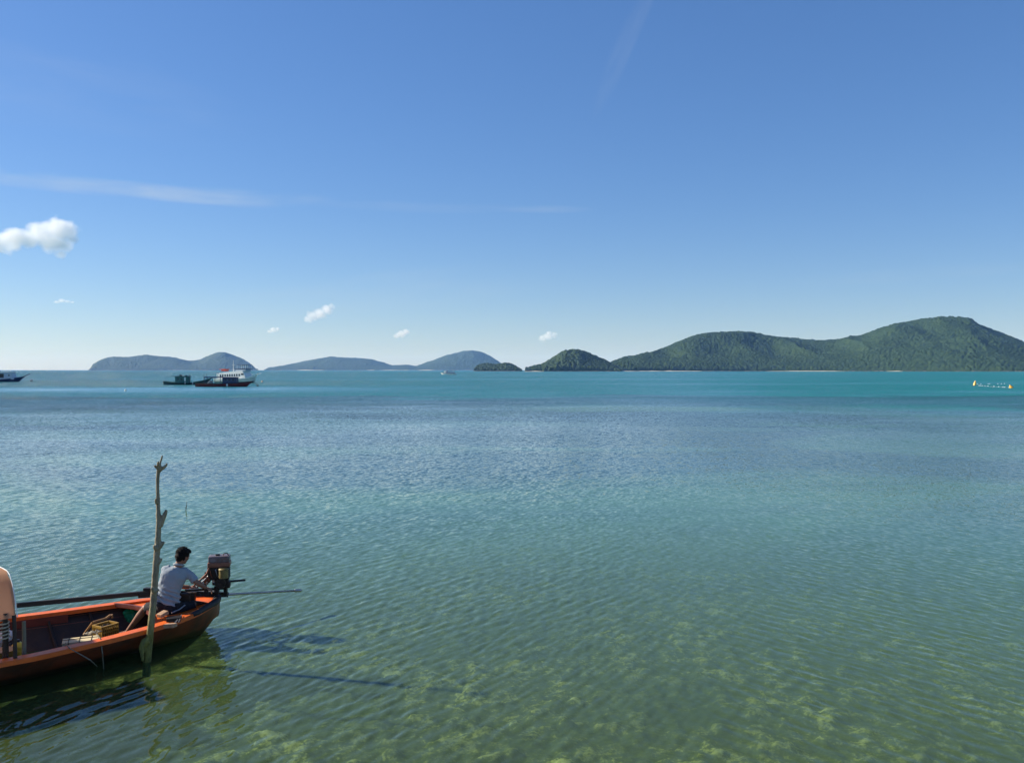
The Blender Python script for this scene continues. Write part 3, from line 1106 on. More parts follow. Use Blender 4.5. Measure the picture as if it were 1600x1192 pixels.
# styrofoam box tied with cord
fb = empty('foam_box', WZ(126, 1014, 0.19), R(24), label='pale tan foam box tied with dark cord at the near gunwale', cat='box')
fb.scale = (0.78, 0.9, 0.66)
FOAM = mat('tan_foam', (0.55, 0.46, 0.27), 0.8, var=0.1, scale=6, bump=0.3)
bm = bmesh.new()
box(bm, (0, 0, 0.10), (0.56, 0.25, 0.17), bevel=0.012)
obj('box_body', bm, FOAM, fb)
bm = bmesh.new()
box(bm, (0, 0, 0.197), (0.57, 0.26, 0.03), bevel=0.008)
obj('box_lid', bm, FOAM, fb)
CORD = mat('brown_cord', (0.07, 0.045, 0.025), 0.9)
for xx in (-0.19, -0.02, 0.17):
    bm = bmesh.new()
    tube(bm, [(xx, -0.137, 0.02), (xx + 0.01, -0.137, 0.2), (xx, -0.12, 0.218), (xx + 0.01, 0.12, 0.218), (xx, 0.137, 0.2), (xx, 0.137, 0.02)], 0.006, 6)
    obj('cord', bm, CORD, fb)
bm = bmesh.new()
tube(bm, [(-0.292, 0.02, 0.12), (-0.29, 0.02, 0.216), (0, 0.03, 0.219), (0.288, 0.02, 0.216), (0.292, 0.02, 0.1)], 0.006, 6)
obj('cord', bm, CORD, fb)
bm = bmesh.new()
pts = [(-0.22 + 0.03 * math.cos(a), -0.142, 0.10 + 0.07 * math.sin(a)) for a in np.linspace(0, 2 * math.pi, 14)]
tube(bm, pts, 0.006, 6)
obj('cord', bm, CORD, fb)
# loose coil of rope beyond the box
bm = bmesh.new()
c0 = WZ(137, 990, 0.30)
pts = []
for k in range(46):
    a = k * 0.5
    pts.append(c0 + Vector((math.cos(a) * (0.06 + 0.02 * math.sin(k)) + k * 0.003, math.sin(a) * 0.045, 0.0008 * k + 0.012 * math.sin(k * 1.7))))
tube(bm, pts, 0.009, 6)
cr = obj('rope_coil', bm, ROPE)
tag(cr, 'loose coil of pale rope behind the tied foam box', 'rope')
# green plastic bag
def blob(pts_r, voxel, disp, seed, sub=3, flat=None):
    """joined spheres -> one skin"""
    bm = bmesh.new()
    for i, (p, r) in enumerate(pts_r):
        d = Matrix.Diagonal((1, 1, 1, 1)) if flat is None else Matrix.Diagonal((*flat, 1))
        bmesh.ops.create_icosphere(bm, subdivisions=sub, radius=r, matrix=Matrix.Translation(Vector(p)) @ d)
    return remesh(bm, voxel, disp, seed)


def remesh(bm, voxel, disp=0.0, seed=0, dscale=8.0, smooth_it=0):
    me = bpy.data.meshes.new('tmp')
    bmesh.ops.recalc_face_normals(bm, faces=bm.faces)
    bm.to_mesh(me)
    bm.free()
    o = bpy.data.objects.new('tmp', me)
    COL.objects.link(o)
    rm = o.modifiers.new('r', 'REMESH')
    rm.mode = 'VOXEL'
    rm.voxel_size = voxel
    if smooth_it:
        s = o.modifiers.new('sm', 'SMOOTH')
        s.iterations = smooth_it
        s.factor = 0.5
    dg = bpy.context.evaluated_depsgraph_get()
    me2 = bpy.data.meshes.new_from_object(o.evaluated_get(dg))
    bpy.data.objects.remove(o)
    if disp:
        for v in me2.vertices:
            n = mnoise.fractal(v.co * dscale + Vector((seed, 0, 0)), 1.0, 2.0, 4)
            v.co = v.co + v.normal * n * disp
    me2.update()
    return me2


gb = WZ(204, 982, 0.05)
me = blob([((0, 0, 0.09), 0.09), ((0.05, 0.02, 0.13), 0.07), ((-0.04, 0, 0.17), 0.05), ((0.03, 0, 0.22), 0.03)], 0.012, 0.05, 4)
o = obj('plastic_bag', me, mat('green_film', (0.02, 0.45, 0.22), 0.3, var=0.35, scale=14, transl=(0.02, 0.4, 0.2)), smooth='all')
o.location = gb + Vector((0, 0, 0.03))
o.scale = (1.1, 1.0, 1.15)
tag(o, "crumpled green plastic bag on the boat floor beside the man's bare leg", 'bag')
# pale bag behind the basket, under the canopy items
me = blob([((0, 0, 0.06), 0.08), ((0.1, 0, 0.05), 0.06)], 0.014, 0.03, 8, flat=(1.3, 1, 0.5))
o = obj('cloth_bundle', me, mat('grey_cloth', (0.10, 0.10, 0.11), 0.8), smooth='all')
o.location = WZ(127, 984, 0.10)
tag(o, 'dark grey cloth bundle lying on the boat floor behind the foam box', 'cloth')
me = blob([((0, 0, 0.08), 0.09), ((0.06, 0.02, 0.12), 0.07), ((-0.07, 0, 0.06), 0.06)], 0.012, 0.05, 18)
o = obj('plastic_sack', me, mat('pale_film', (0.55, 0.58, 0.6), 0.4, var=0.2, scale=20), smooth='all')
o.location = WZ(2, 1008, 0.32)
tag(o, 'crumpled pale plastic sack at the left edge under the peach canopy', 'bag')
# yellow jerry can and orange tub at the canopy
jc = empty('jerry_can', WZ(28, 1029, 0.20), R(35), label='rounded yellow plastic can behind the canopy post', cat='can')
me = blob([((0, 0, 0.10), 0.085), ((0, 0, 0.15), 0.08), ((0.015, 0, 0.06), 0.08)], 0.01, 0.0, 0)
obj('can_body', me, mat('bright_yellow_plastic', (0.72, 0.48, 0.04), 0.4, var=0.1), jc, smooth='all')
bm = bmesh.new()
tube(bm, [(0, 0, 0.22), (0, 0, 0.255)], 0.025, 10)
obj('can_cap', bm, BLACKP, jc)
bm = bmesh.new()
c0 = WZ(6, 1034, 0.24)
tube(bm, [(0, 0, 0), (0, 0, 0.01), (0, 0, 0.15), (0, 0, 0.16), (0, 0, 0.158)], [0.10, 0.11, 0.13, 0.145, 0.12], 18)
o = obj('plastic_tub', bm, mat('brown_yellow_plastic', (0.33, 0.17, 0.03), 0.5), smooth=True)
o.location = c0
tag(o, 'round brown-yellow plastic tub left of the yellow can', 'tub')

# ------------------------------------------------------------------ wooden mounting block on the deck
wb = empty('wooden_block', STERN, B_RZ, label='bare wood mounting bracket on the orange stern deck in front of the engine', cat='bracket')


def block(bm, px, py, z, sx, sy, sz, rz, tilt=0.0):
    c = loc(WZ(px, py, z))
    box(bm, c, (sx, sy, sz), Matrix.Rotation(rz, 3, 'Z') @ Matrix.Rotation(tilt, 3, 'Y'), bevel=0.004)


bm = bmesh.new()
block(bm, 254, 959, 0.52, 0.13, 0.10, 0.05, R(20), R(14))
obj('upper_block', bm, RAWWOOD, wb)
bm = bmesh.new()
block(bm, 266, 977, 0.50, 0.17, 0.085, 0.05, R(-62), R(8))
obj('lower_block', bm, RAWWOOD, wb)
bm = bmesh.new()
block(bm, 271, 967, 0.46, 0.19, 0.15, 0.06, R(-20), R(0))
obj('iron_saddle', bm, BLACKI, wb)
bm = bmesh.new()
tube(bm, [loc(WZ(273, 973, 0.48)), loc(W(283, 962, 12.75))], 0.010, 6)
tube(bm, [loc(WZ(279, 972, 0.48)), loc(W(284, 960, 12.75))], 0.006, 6)
obj('strut', bm, STEEL, wb)

# ------------------------------------------------------------------ longtail engine
PIV = W(312, 934, 13.3)
eng = empty('longtail_engine', PIV, 0, label='rusty longtail boat engine with long black tiller and tail shaft on the orange stern', cat='engine')


def E(v):
    return Vector(v) - PIV


def epart(name, bm, m, parent=None, smooth=False):
    return obj(name, bm, m, parent or eng, smooth)


tip_f = W(26, 945.5, 11.88)
tip_a = W(356, 928.5, 13.72)
tail = W(471, 922, 14.60)
mid = W(228, 926, 12.98)
bm = bmesh.new()
bar(bm, E(tip_f), E(mid), 0.045, 0.062)
epart('tiller', bm, mat('black_tiller_wood', (0.022, 0.014, 0.012), 0.5, bump=0.3))
bm = bmesh.new()
bar(bm, E(W(216, 929, 12.9)), E(W(262, 926, 13.15)), 0.06, 0.085)
box(bm, E(W(232, 921, 13.0)), (0.13, 0.08, 0.06), bevel=0.006)
epart('tiller_clamp', bm, BLACKI)
bm = bmesh.new()
bar(bm, E(W(262, 926.5, 13.15)), E(tip_a), 0.05, 0.075)
bar(bm, E(W(290, 922, 13.20)), E(W(354, 918.5, 13.66)), 0.05, 0.03)
bar(bm, E(W(322, 918, 13.35)), E(W(323, 930, 13.35)), 0.05, 0.05, up=(0, 1, 0))
bar(bm, E(W(338, 915, 13.5)), E(W(339, 929, 13.5)), 0.06, 0.05, up=(0, 1, 0))
bar(bm, E(W(352, 912, 13.6)), E(W(353, 930, 13.6)), 0.05, 0.05, up=(0, 1, 0))
epart('engine_frame', bm, BLACKI)
bm = bmesh.new()
tube(bm, [E(tip_a - Vector((0.15, 0.12, 0))), E(tip_a), E(tail)], [0.022, 0.020, 0.016], 10)
epart('tail_shaft', bm, STEEL, smooth='all')
bm = bmesh.new()
dl = (tail - tip_a).normalized()
tube(bm, [E(tail - dl * 0.13), E(tail - dl * 0.12), E(tail - dl * 0.02), E(tail)], [0.018, 0.026, 0.026, 0.012], 10)
epart('shaft_bearing', bm, STEEL)
# engine body: crankcase, cylinder, radiator tank with filler, air filter, flywheel, exhaust
ec = W(343, 897, 13.55)
ER = Matrix.Rotation(R(30), 3, 'Z')


def ebox(bm, dx, dz, s, dy=0.0, bevel=0.012, rz=0):
    c = ec + Vector((dx, dy, dz))
    box(bm, E(c), s, Matrix.Rotation(R(12 + rz), 3, 'Z'), bevel=bevel)


bm = bmesh.new()
ebox(bm, 0.00, 0.245, (0.31, 0.20, 0.10), bevel=0.02)
epart('radiator_tank', bm, mat('grey_violet_paint', (0.13, 0.11, 0.12), 0.4, var=0.4, scale=12, dirt=(0.12, 0.05, 0.03), dirt_amt=0.6, dirt_scale=14))
bm = bmesh.new()
tube(bm, [E(ec + Vector((-0.02, -0.02, 0.29))), E(ec + Vector((-0.02, -0.02, 0.315)))], 0.035, 12)
epart('filler_cap', bm, BLACKI)
bm = bmesh.new()
ebox(bm, 0.0, 0.165, (0.33, 0.23, 0.075), bevel=0.018)
epart('fuel_tank', bm, mat('faded_red_paint', (0.22, 0.085, 0.05), 0.45, 0.1, var=0.3, scale=12, dirt=(0.10, 0.05, 0.03), dirt_amt=0.5, dirt_scale=12))
bm = bmesh.new()
ebox(bm, -0.01, 0.03, (0.31, 0.20, 0.20), bevel=0.015)
ebox(bm, 0.02, -0.10, (0.24, 0.18, 0.10), bevel=0.02)
ebox(bm, 0.10, -0.15, (0.13, 0.15, 0.10), bevel=0.02)
epart('crankcase', bm, mat('dark_rusty_iron', (0.024, 0.015, 0.013), 0.55, 0.3, var=0.5, scale=14, bump=0.4))
for k in range(6):
    bm = bmesh.new()
    ebox(bm, -0.01, -0.045 + k * 0.032, (0.325, 0.215, 0.009), bevel=0.0)
    epart('cooling_fin', bm, mat('fin_iron', (0.035, 0.02, 0.018), 0.5, 0.4) if k == 0 else bpy.data.materials['fin_iron'])
bm = bmesh.new()
fc = ec + Vector((0.115, -0.16, 0.055))
tube(bm, [E(fc + Vector((0, 0, -0.07))), E(fc + Vector((0, 0, 0.05))), E(fc + Vector((0, 0, 0.06))), E(fc + Vector((0, 0, 0.075)))], [0.07, 0.07, 0.078, 0.06], 18)
epart('air_filter', bm, mat('brass_yellow_paint', (0.17, 0.13, 0.045), 0.45, 0.2, var=0.3, scale=20), smooth=True)
bm = bmesh.new()
tube(bm, [E(fc + Vector((0, 0, -0.07))), E(fc + Vector((-0.02, 0.04, -0.12))), E(ec + Vector((0.05, -0.08, -0.12)))], 0.03, 10)
epart('intake_pipe', bm, BLACKI, smooth='all')
bm = bmesh.new()
fw = ec + Vector((0.06, -0.13, -0.10))
tube(bm, [E(fw), E(fw + Vector((0.01, -0.05, 0)))], 0.075, 22)
tube(bm, [E(fw + Vector((0.01, -0.05, 0))), E(fw + Vector((0.012, -0.08, 0)))], 0.03, 12)
epart('flywheel', bm, bpy.data.materials['dark_rusty_iron'])
bm = bmesh.new()
pa, pb = W(362, 907.5, 13.6), W(383, 906, 13.75)
tube(bm, [E(pa - Vector((0.1, 0.05, 0))), E(pb)], 0.017, 10)
epart('crank_stub', bm, BLACKI)
for dy_, m_, rr in ((0.0, RUST, 0.014), (0.05, STEEL, 0.012)):
    bm = bmesh.new()
    o_ = Vector((0.02 + dy_ * .6, dy_, -dy_ * .5))
    tube(bm, [E(W(331, 873, 13.5) + o_), E(W(327, 877, 13.45) + o_), E(W(325, 887, 13.42) + o_), E(W(321, 896, 13.40) + o_), E(W(314, 903, 13.36) + o_), E(W(305, 911, 13.3) + o_), E(W(300, 916, 13.25) + o_)], rr, 8)
    epart('hose', bm, m_, smooth='all')
bm = bmesh.new()
ebox(bm, -0.20, -0.06, (0.05, 0.05, 0.19), bevel=0.004)
ebox(bm, -0.27, -0.16, (0.14, 0.06, 0.05), bevel=0.006)
epart('mounting_bracket', bm, BLACKI)
bm = bmesh.new()
ebox(bm, -0.02, -0.18, (0.05, 0.08, 0.12), bevel=0.004)
epart('mounting_foot', bm, BLACKI)
bm = bmesh.new()
bar(bm, E(W(303, 925, 13.3)), E(W(300, 950, 13.3)), 0.06, 0.07, up=(0, 1, 0))
box(bm, E(W(290, 934, 13.25)), (0.18, 0.14, 0.16), bevel=0.01)
bar(bm, E(W(300, 940, 13.3)), E(W(322, 943, 13.5)), 0.10, 0.05)
epart('pivot_post', bm, DARKW)
bm = bmesh.new()
tube(bm, [E(W(268, 957, 12.85)), E(W(280, 952, 12.95)), E(W(289, 945, 13.05))], 0.010, 8)
epart('lever', bm, STEEL)
for (qx, qy, qd, rr) in ((323, 911, 13.35, 0.018), (334, 908, 13.4, 0.022), (341, 912, 13.42, 0.02), (349, 916, 13.45, 0.018)):
    bm = bmesh.new()
    c = W(qx, qy, qd)
    tube(bm, [E(c + Vector((0, 0.03, 0))), E(c - Vector((0, 0.01, 0)))], rr, 6)
    epart('bolt', bm, STEEL)

for q_ in range(3):
    bm = bmesh.new()
    o_ = Vector((-0.10 + 0.09 * q_, -0.11, 0))
    tube(bm, [E(ec + o_ + Vector((0, 0.02, 0.12))), E(ec + o_ + Vector((0, -0.03, 0.10))), E(ec + o_ + Vector((0.02, -0.035, 0.02))), E(ec + o_ + Vector((0.03, 0, -0.03)))], 0.007, 6)
    epart('fuel_pipe', bm, STEEL if q_ % 2 else RUST, smooth='all')
bm = bmesh.new()
tube(bm, [E(ec + Vector((-0.15, -0.10, -0.06))), E(ec + Vector((-0.155, -0.14, -0.06)))], 0.055, 18)
tube(bm, [E(ec + Vector((-0.155, -0.14, -0.06))), E(ec + Vector((-0.157, -0.16, -0.06)))], 0.018, 10)
epart('pulley', bm, RUST)
bm = bmesh.new()
tube(bm, [E(ec + Vector((0.06, -0.02, 0.30))), E(ec + Vector((0.08, -0.02, 0.325))), E(ec + Vector((0.12, 0.0, 0.325))), E(ec + Vector((0.14, 0.0, 0.29)))], 0.008, 6)
epart('lifting_handle', bm, BLACKI, smooth='all')
bm = bmesh.new()
ebox(bm, -0.165, 0.10, (0.02, 0.12, 0.10), bevel=0.004)
epart('side_plate', bm, RUST)

# ------------------------------------------------------------------ the man
man = empty('person', WZ(262, 962, 0.42), 0, label='man in a pale grey-blue collared shirt and dark shorts sitting on the boat stern', cat='person')
MO = man.location.copy()


def V(px, py, d):
    return W(px, py, d) - MO


SKIN = mat('tan_skin', (0.23, 0.112, 0.072), 0.55, var=0.12, scale=10, spec=0.4)
SKIND = SKIN
SHIRT = mat('shirt_cotton', (0.26, 0.30, 0.34), 0.9, var=0.07, scale=8, bump=0.5, bscale=14)
SHORTS = mat('black_cotton', (0.012, 0.012, 0.016), 0.9, var=0.3, scale=10, bump=0.4)
HAIRM = mat('black_hair', (0.008, 0.0065, 0.006), 0.75, var=0.4, scale=60, bump=0.6, bscale=120, spec=0.15)


def ellring(bm, c, ax, ay, rx, ry, seg=20):
    return [bm.verts.new(c + ax * math.cos(2 * math.pi * k / seg) * rx + ay * math.sin(2 * math.pi * k / seg) * ry) for k in range(seg)]


def loft(bm, rings):
    seg = len(rings[0])
    for i in range(len(rings) - 1):
        for k in range(seg):
            bm.faces.new((rings[i][k], rings[i][(k + 1) % seg], rings[i + 1][(k + 1) % seg], rings[i + 1][k]))
    bm.faces.new(rings[0][::-1])
    bm.faces.new(rings[-1])


# he faces away to the right (back to the viewer); shoulder line:
LSH, RSH = V(256, 888, 13.06), V(294, 893, 13.14)
side = (RSH - LSH).normalized()
hipc = V(263, 945, 13.02)
neckb = V(279, 884, 13.10)
spine = [V(262, 950, 13.02), V(262, 941, 13.02), V(263, 932, 13.03), V(265, 921, 13.05), V(268, 910, 13.06), V(272, 900, 13.07), V(275, 892, 13.08), V(278, 886, 13.09)]
rx_ = [0.165, 0.170, 0.165, 0.165, 0.180, 0.196, 0.180, 0.11]
ry_ = [0.125, 0.125, 0.12, 0.118, 0.122, 0.120, 0.10, 0.075]
up_ = (spine[-1] - spine[0]).normalized()
front = up_.cross(side).normalized()
if front.y < 0:
    front = -front
sideo = front.cross(up_).normalized()
if sideo.dot(side) < 0:
    sideo = -sideo
# shirt
bm = bmesh.new()
rings = []
for i, c in enumerate(spine):
    k = 1.0 if i > 0 else 1.03
    s_i = (sideo * (1 - i / 8) + side * (i / 8)).normalized()
    rings.append(ellring(bm, c, s_i, front, rx_[i] * k, ry_[i] * k))
loft(bm, rings)
elbR, elbL = V(306, 909, 13.12), V(262, 915, 13.38)
for sh_, el_ in ((RSH, elbR), (LSH, elbL)):
    m1 = sh_.lerp(el_, 0.5)
    sh2 = sh_ + (spine[-3] - sh_) * 0.16
    tube(bm, [sh2 + (neckb - sh2) * 0.35, sh2, m1, sh_.lerp(el_, 0.92)], [0.056, 0.060, 0.063, 0.064], 14)
me = remesh(bm, 0.010, 0.0, 0, smooth_it=6)
for v in me.vertices:                 # cloth folds: long soft pleats across the waist, finer ones by the arm
    p = v.co
    h = (p - spine[0]).dot(up_)
    q = (p - spine[0]).dot(side)
    f = math.exp(-((h - 0.16) / 0.13) ** 2)
    n = 0.015 * f * math.sin(h * 95 + q * 22 + 2 * mnoise.noise(p * 7)) + 0.016 * mnoise.fractal(p * 7, 1, 2, 3)
    v.co = p + v.normal * n
me.update()
shirt = obj('shirt', me, SHIRT, man, smooth='all')
# collar
bm = bmesh.new()
pts = []
for k in range(15):
    a = 2 * math.pi * k / 14
    pts.append(neckb + side * math.cos(a) * 0.068 + front * math.sin(a) * 0.062 + up_ * (0.016 - 0.014 * math.sin(a)))
tube(bm, pts, 0.016, 8, flat=1.0)
obj('collar', bm, SHIRT, shirt, smooth='all')

# body: neck, head, arms with hands, legs with feet, one skin
head_c = V(286, 868, 13.12)
look = (side * 0.72 + front * 0.68 + Vector((0, 0, -0.22))).normalized()
hup = (Vector((0.10, 0.05, 1)) - look * Vector((0.10, 0.05, 1)).dot(look)).normalized()
hs = look.cross(hup).normalized()
bm = bmesh.new()


def HP(f, s_, u_):
    return head_c + look * f + hs * s_ + hup * u_


def ell(bm, c, r, axes, sub=3):
    m = Matrix((axes[0], axes[1], axes[2])).transposed().to_4x4()
    bmesh.ops.create_icosphere(bm, subdivisions=sub, radius=1, matrix=Matrix.Translation(c) @ m @ Matrix.Diagonal((*r, 1)))


ax3 = (look, hs, hup)
ell(bm, HP(-0.005, 0, 0.02), (0.098, 0.077, 0.095), ax3)
ell(bm, HP(0.035, 0, -0.045), (0.058, 0.055, 0.065), ax3)
ell(bm, HP(0.062, 0, -0.088), (0.026, 0.030, 0.022), ax3)           # chin
ell(bm, HP(0.096, 0, -0.018), (0.020, 0.014, 0.022), ax3)           # nose
ell(bm, HP(0.098, 0, -0.028), (0.014, 0.017, 0.010), ax3)
ell(bm, HP(0.084, 0, -0.056), (0.012, 0.024, 0.009), ax3)           # lips
ell(bm, HP(0.082, 0, 0.020), (0.014, 0.050, 0.012), ax3)            # brow
for s_ in (1, -1):
    ell(bm, HP(0.0, s_ * 0.078, -0.012), (0.018, 0.009, 0.032), ax3)  # ears
    ell(bm, HP(0.062, s_ * 0.04, -0.025), (0.022, 0.020, 0.018), ax3)  # cheekbones
tube(bm, [spine[-2], neckb, HP(-0.02, 0, -0.05)], [0.07, 0.056, 0.054], 14)


def hand(bm, wrist, d, palm_n, curl):
    """palm with four unequal bent fingers and a thumb"""
    d = d.normalized()
    s_ = d.cross(palm_n).normalized()
    nrm = s_.cross(d).normalized()
    pc = wrist + d * 0.05
    ell(bm, pc, (0.052, 0.042, 0.018), (d, s_, nrm), 2)
    for k, L in enumerate((0.072, 0.08, 0.074, 0.058)):
        b0 = wrist + d * 0.088 + s_ * (-0.031 + 0.0205 * k)
        a1 = curl * 0.5
        a2 = curl * 1.3
        p1 = b0 + (d * math.cos(a1) - nrm * math.sin(a1)) * L * 0.5
        p2 = p1 + (d * math.cos(a2) - nrm * math.sin(a2)) * L * 0.5
        tube(bm, [b0 - d * 0.02, b0, p1, p2], [0.0095, 0.0095, 0.0088, 0.007], 8)
    t0 = wrist + d * 0.03 - s_ * 0.036
    t1 = t0 + (d * 0.6 - s_ * 0.7 - nrm * 0.3).normalized() * 0.036
    t2 = t1 + (d * 0.8 - s_ * 0.2 - nrm * 0.6).normalized() * 0.032
    tube(bm, [t0, t1, t2], [0.013, 0.011, 0.009], 8)


wrR = V(322, 918, 13.22)
wrL = V(296, 917, 13.42)
RS2, LS2 = RSH + (spine[-3] - RSH) * 0.2, LSH + (spine[-3] - LSH) * 0.2
tube(bm, [RS2, RSH.lerp(elbR, 0.5), elbR, elbR.lerp(wrR, 0.35), wrR], [0.040, 0.042, 0.041, 0.042, 0.028], 14)
tube(bm, [LS2, LSH.lerp(elbL, 0.5), elbL, elbL.lerp(wrL, 0.35), wrL], [0.040, 0.042, 0.041, 0.042, 0.028], 14)
hand(bm, wrR, (wrR - elbR).normalized() + Vector((0, 0, 0.1)), Vector((0, -0.3, 1)), 1.0)
hand(bm, wrL, (wrL - elbL).normalized(), Vector((0, -0.3, 1)), 1.0)
# torso core under the shirt
tube(bm, [spine[1], spine[3], spine[5], spine[6]], [0.10, 0.10, 0.11, 0.08], 14)
# legs: left one stretched down into the boat, right one folded on the deck towards the stern
hipL, hipR = V(257, 950, 13.0), V(270, 951, 13.0)
kneeL, ankL = V(227, 950, 13.1), V(200, 985, 13.19)
kneeR, ankR = V(303, 945, 13.28), V(288, 957, 13.22)
tube(bm, [hipL, hipL.lerp(kneeL, 0.5), kneeL, kneeL.lerp(ankL, 0.3), kneeL.lerp(ankL, 0.65), ankL], [0.088, 0.076, 0.055, 0.056, 0.042, 0.033], 16)
tube(bm, [hipR, hipR.lerp(kneeR, 0.5), kneeR, kneeR.lerp(ankR, 0.5), ankR], [0.088, 0.072, 0.055, 0.052, 0.036], 16)


def foot(bm, ank, d):
    d = d.normalized()
    s_ = d.cross(Vector((0, 0, 1))).normalized()
    tube(bm, [ank - d * 0.045 + Vector((0, 0, -0.035)), ank + d * 0.03 + Vector((0, 0, -0.03)), ank + d * 0.12 + Vector((0, 0, -0.045)), ank + d * 0.17 + Vector((0, 0, -0.05))], [0.032, 0.036, 0.036, 0.026], 12)
    for k in range(5):
        b0 = ank + d * 0.165 + s_ * (-0.03 + 0.015 * k) + Vector((0, 0, -0.052))
        tube(bm, [b0, b0 + d * (0.035 - 0.004 * k)], [0.0095, 0.007], 8)


foot(bm, ankL, Vector((-0.8, -0.35, 0)))
foot(bm, ankR, Vector((0.7, -0.4, 0)))
me = remesh(bm, 0.0065, 0.0, 0, smooth_it=3)
body = obj('body', me, SKIN, man, smooth='all')
# eyes
for s_ in (1, -1):
    bm = bmesh.new()
    ell(bm, HP(0.083, s_ * 0.031, 0.002), (0.011, 0.013, 0.008), ax3, 2)
    obj('eye', bm, mat('eye_white', (0.5, 0.48, 0.45), 0.2) if s_ == 1 else bpy.data.materials['eye_white'], body, smooth='all')
# hair: cap with uneven edge and short tufts
bm = bmesh.new()
ell(bm, HP(-0.022, 0, 0.030), (0.100, 0.088, 0.100), ax3)
ell(bm, HP(-0.060, 0, -0.010), (0.058, 0.074, 0.070), ax3)
ell(bm, HP(0.045, 0, 0.082), (0.060, 0.062, 0.036), ax3)
ell(bm, HP(0.005, 0.07, 0.01), (0.022, 0.018, 0.035), ax3)
ell(bm, HP(0.005, -0.07, 0.01), (0.022, 0.018, 0.035), ax3)
ell(bm, HP(-0.055, 0, -0.055), (0.045, 0.060, 0.050), ax3)
ell(bm, HP(-0.015, 0.066, -0.02), (0.020, 0.014, 0.05), ax3)
ell(bm, HP(-0.015, -0.066, -0.02), (0.020, 0.014, 0.05), ax3)
me = remesh(bm, 0.008, 0.006, 3, dscale=30)
hair = obj('hair', me, HAIRM, man, smooth='all')
bm = bmesh.new()
rs = random.Random(5)
for k in range(420):
    a, b_ = rs.uniform(0, 2 * math.pi), rs.uniform(-0.25, 1)
    n = (look * math.cos(a) * math.sqrt(max(0, 1 - b_ * b_)) + hs * math.sin(a) * math.sqrt(max(0, 1 - b_ * b_)) + hup * b_)
    if n.dot(look) > 0.45 and b_ < 0.45:
        continue
    p = HP(-0.022, 0, 0.030) + look * n.dot(look) * 0.100 + hs * n.dot(hs) * 0.088 + hup * n.dot(hup) * 0.100
    tube(bm, [p - n * 0.01, p + n * 0.012 + Vector((rs.uniform(-1, 1), rs.uniform(-1, 1), rs.uniform(-1, 0.4))) * 0.008], [0.004, 0.0012], 4)
obj('tufts', bm, HAIRM, hair)
# shorts
bm = bmesh.new()
rings = []
for c, a, b_ in ((V(262, 941, 13.02), 0.170, 0.128), (V(263, 950, 13.02), 0.182, 0.140), (V(264, 957, 13.02), 0.172, 0.135)):
    rings.append(ellring(bm, c, sideo, front, a, b_))
loft(bm, rings)
tube(bm, [hipL, hipL.lerp(kneeL, 0.5), hipL.lerp(kneeL, 0.93)], [0.105, 0.094, 0.080], 16)
tube(bm, [hipR, hipR.lerp(kneeR, 0.5), hipR.lerp(kneeR, 0.96)], [0.105, 0.092, 0.078], 16)
me = remesh(bm, 0.010, 0.010, 2, dscale=9, smooth_it=4)
obj('shorts', me, SHORTS, man, smooth='all')

# ------------------------------------------------------------------ mooring pole: a bare tree trunk


def bark():
    m = bpy.data.materials.new('bare_trunk')
    m.use_nodes = True
    t = NT(m.node_tree)
    b = m.node_tree.nodes['Principled BSDF']
    pos = t.n('ShaderNodeNewGeometry').outputs['Position']
    z = t.n('ShaderNodeSeparateXYZ', i_0=pos).outputs[2]
    st_ = t.vmath('MULTIPLY', pos, (1, 1, 0.25))
    n1 = t.noise(st_, 22, 6, 0.65)
    n2 = t.noise(pos, 7, 4, 0.6)
    dry = t.mix(t.mapr(n1, 0.3, 0.7), (0.12, 0.10, 0.062), (0.34, 0.29, 0.19))
    wet = t.mix(t.mapr(n1, 0.3, 0.7), (0.06, 0.065, 0.012), (0.24, 0.22, 0.045))
    zz = t.math('ADD', z, t.math('MULTIPLY', t.math('SUBTRACT', n2, 0.5), 0.9))
    col = t.mix(t.mapr(zz, 0.35, 0.95, 0, 1), wet, dry)
    col = t.mix(t.mapr(zz, 0.12, -0.03, 0, 1), col, (0.006, 0.008, 0.003))  # submerged foot coloured near black, standing in for light lost in the water
    t.put(b.inputs['Base Color'], col)
    b.inputs['Roughness'].default_value = 0.75
    bn = t.n('ShaderNodeBump', i_Strength=0.8, i_Distance=0.012, i_Height=n1)
    t.put(b.inputs['Normal'], bn)
    return m


PD = 12.12
BARK = bark()
pole = empty('mooring_pole', WZ(231, 1032, 0), 0, label='bare tall tree-trunk mooring pole with branch stubs, green with algae at its foot', cat='pole')
PO = pole.location.copy()


def Q(px, py, dd=0.0):
    return W(px, py, PD + dd) - PO


bm = bmesh.new()
base_dir = Q(231, 1020) - Q(238, 960)
trunk = [(228, 1075, 8.5), (229.5, 1040, 8.3), (231, 1018, 8.2), (233.5, 1000, 7.6), (236.5, 975, 7.2), (239, 945, 7.0), (241, 920, 6.9), (243, 895, 6.8), (244.5, 870, 6.6), (246.5, 850, 6.7), (247, 838, 5.9),
         (247.8, 822, 5.4), (247.6, 805, 5.1), (247, 795, 4.4), (246.8, 780, 4.1), (246, 765, 3.8), (246.5, 750, 3.7), (247.2, 738, 4.0), (248.5, 730, 4.4), (250, 724, 2.8), (252, 717, 2.4), (253.5, 711.5, 2.0)]
rs = random.Random(3)
tp, tr_ = [], []
for i, (a, b_, r) in enumerate(trunk):
    tp.append(Q(a + rs.uniform(-0.25, 0.25), b_, rs.uniform(-0.01, 0.01)))
    tr_.append(r * 0.74 * PD / F)
tube(bm, tp, tr_, 16, rough=0.03)
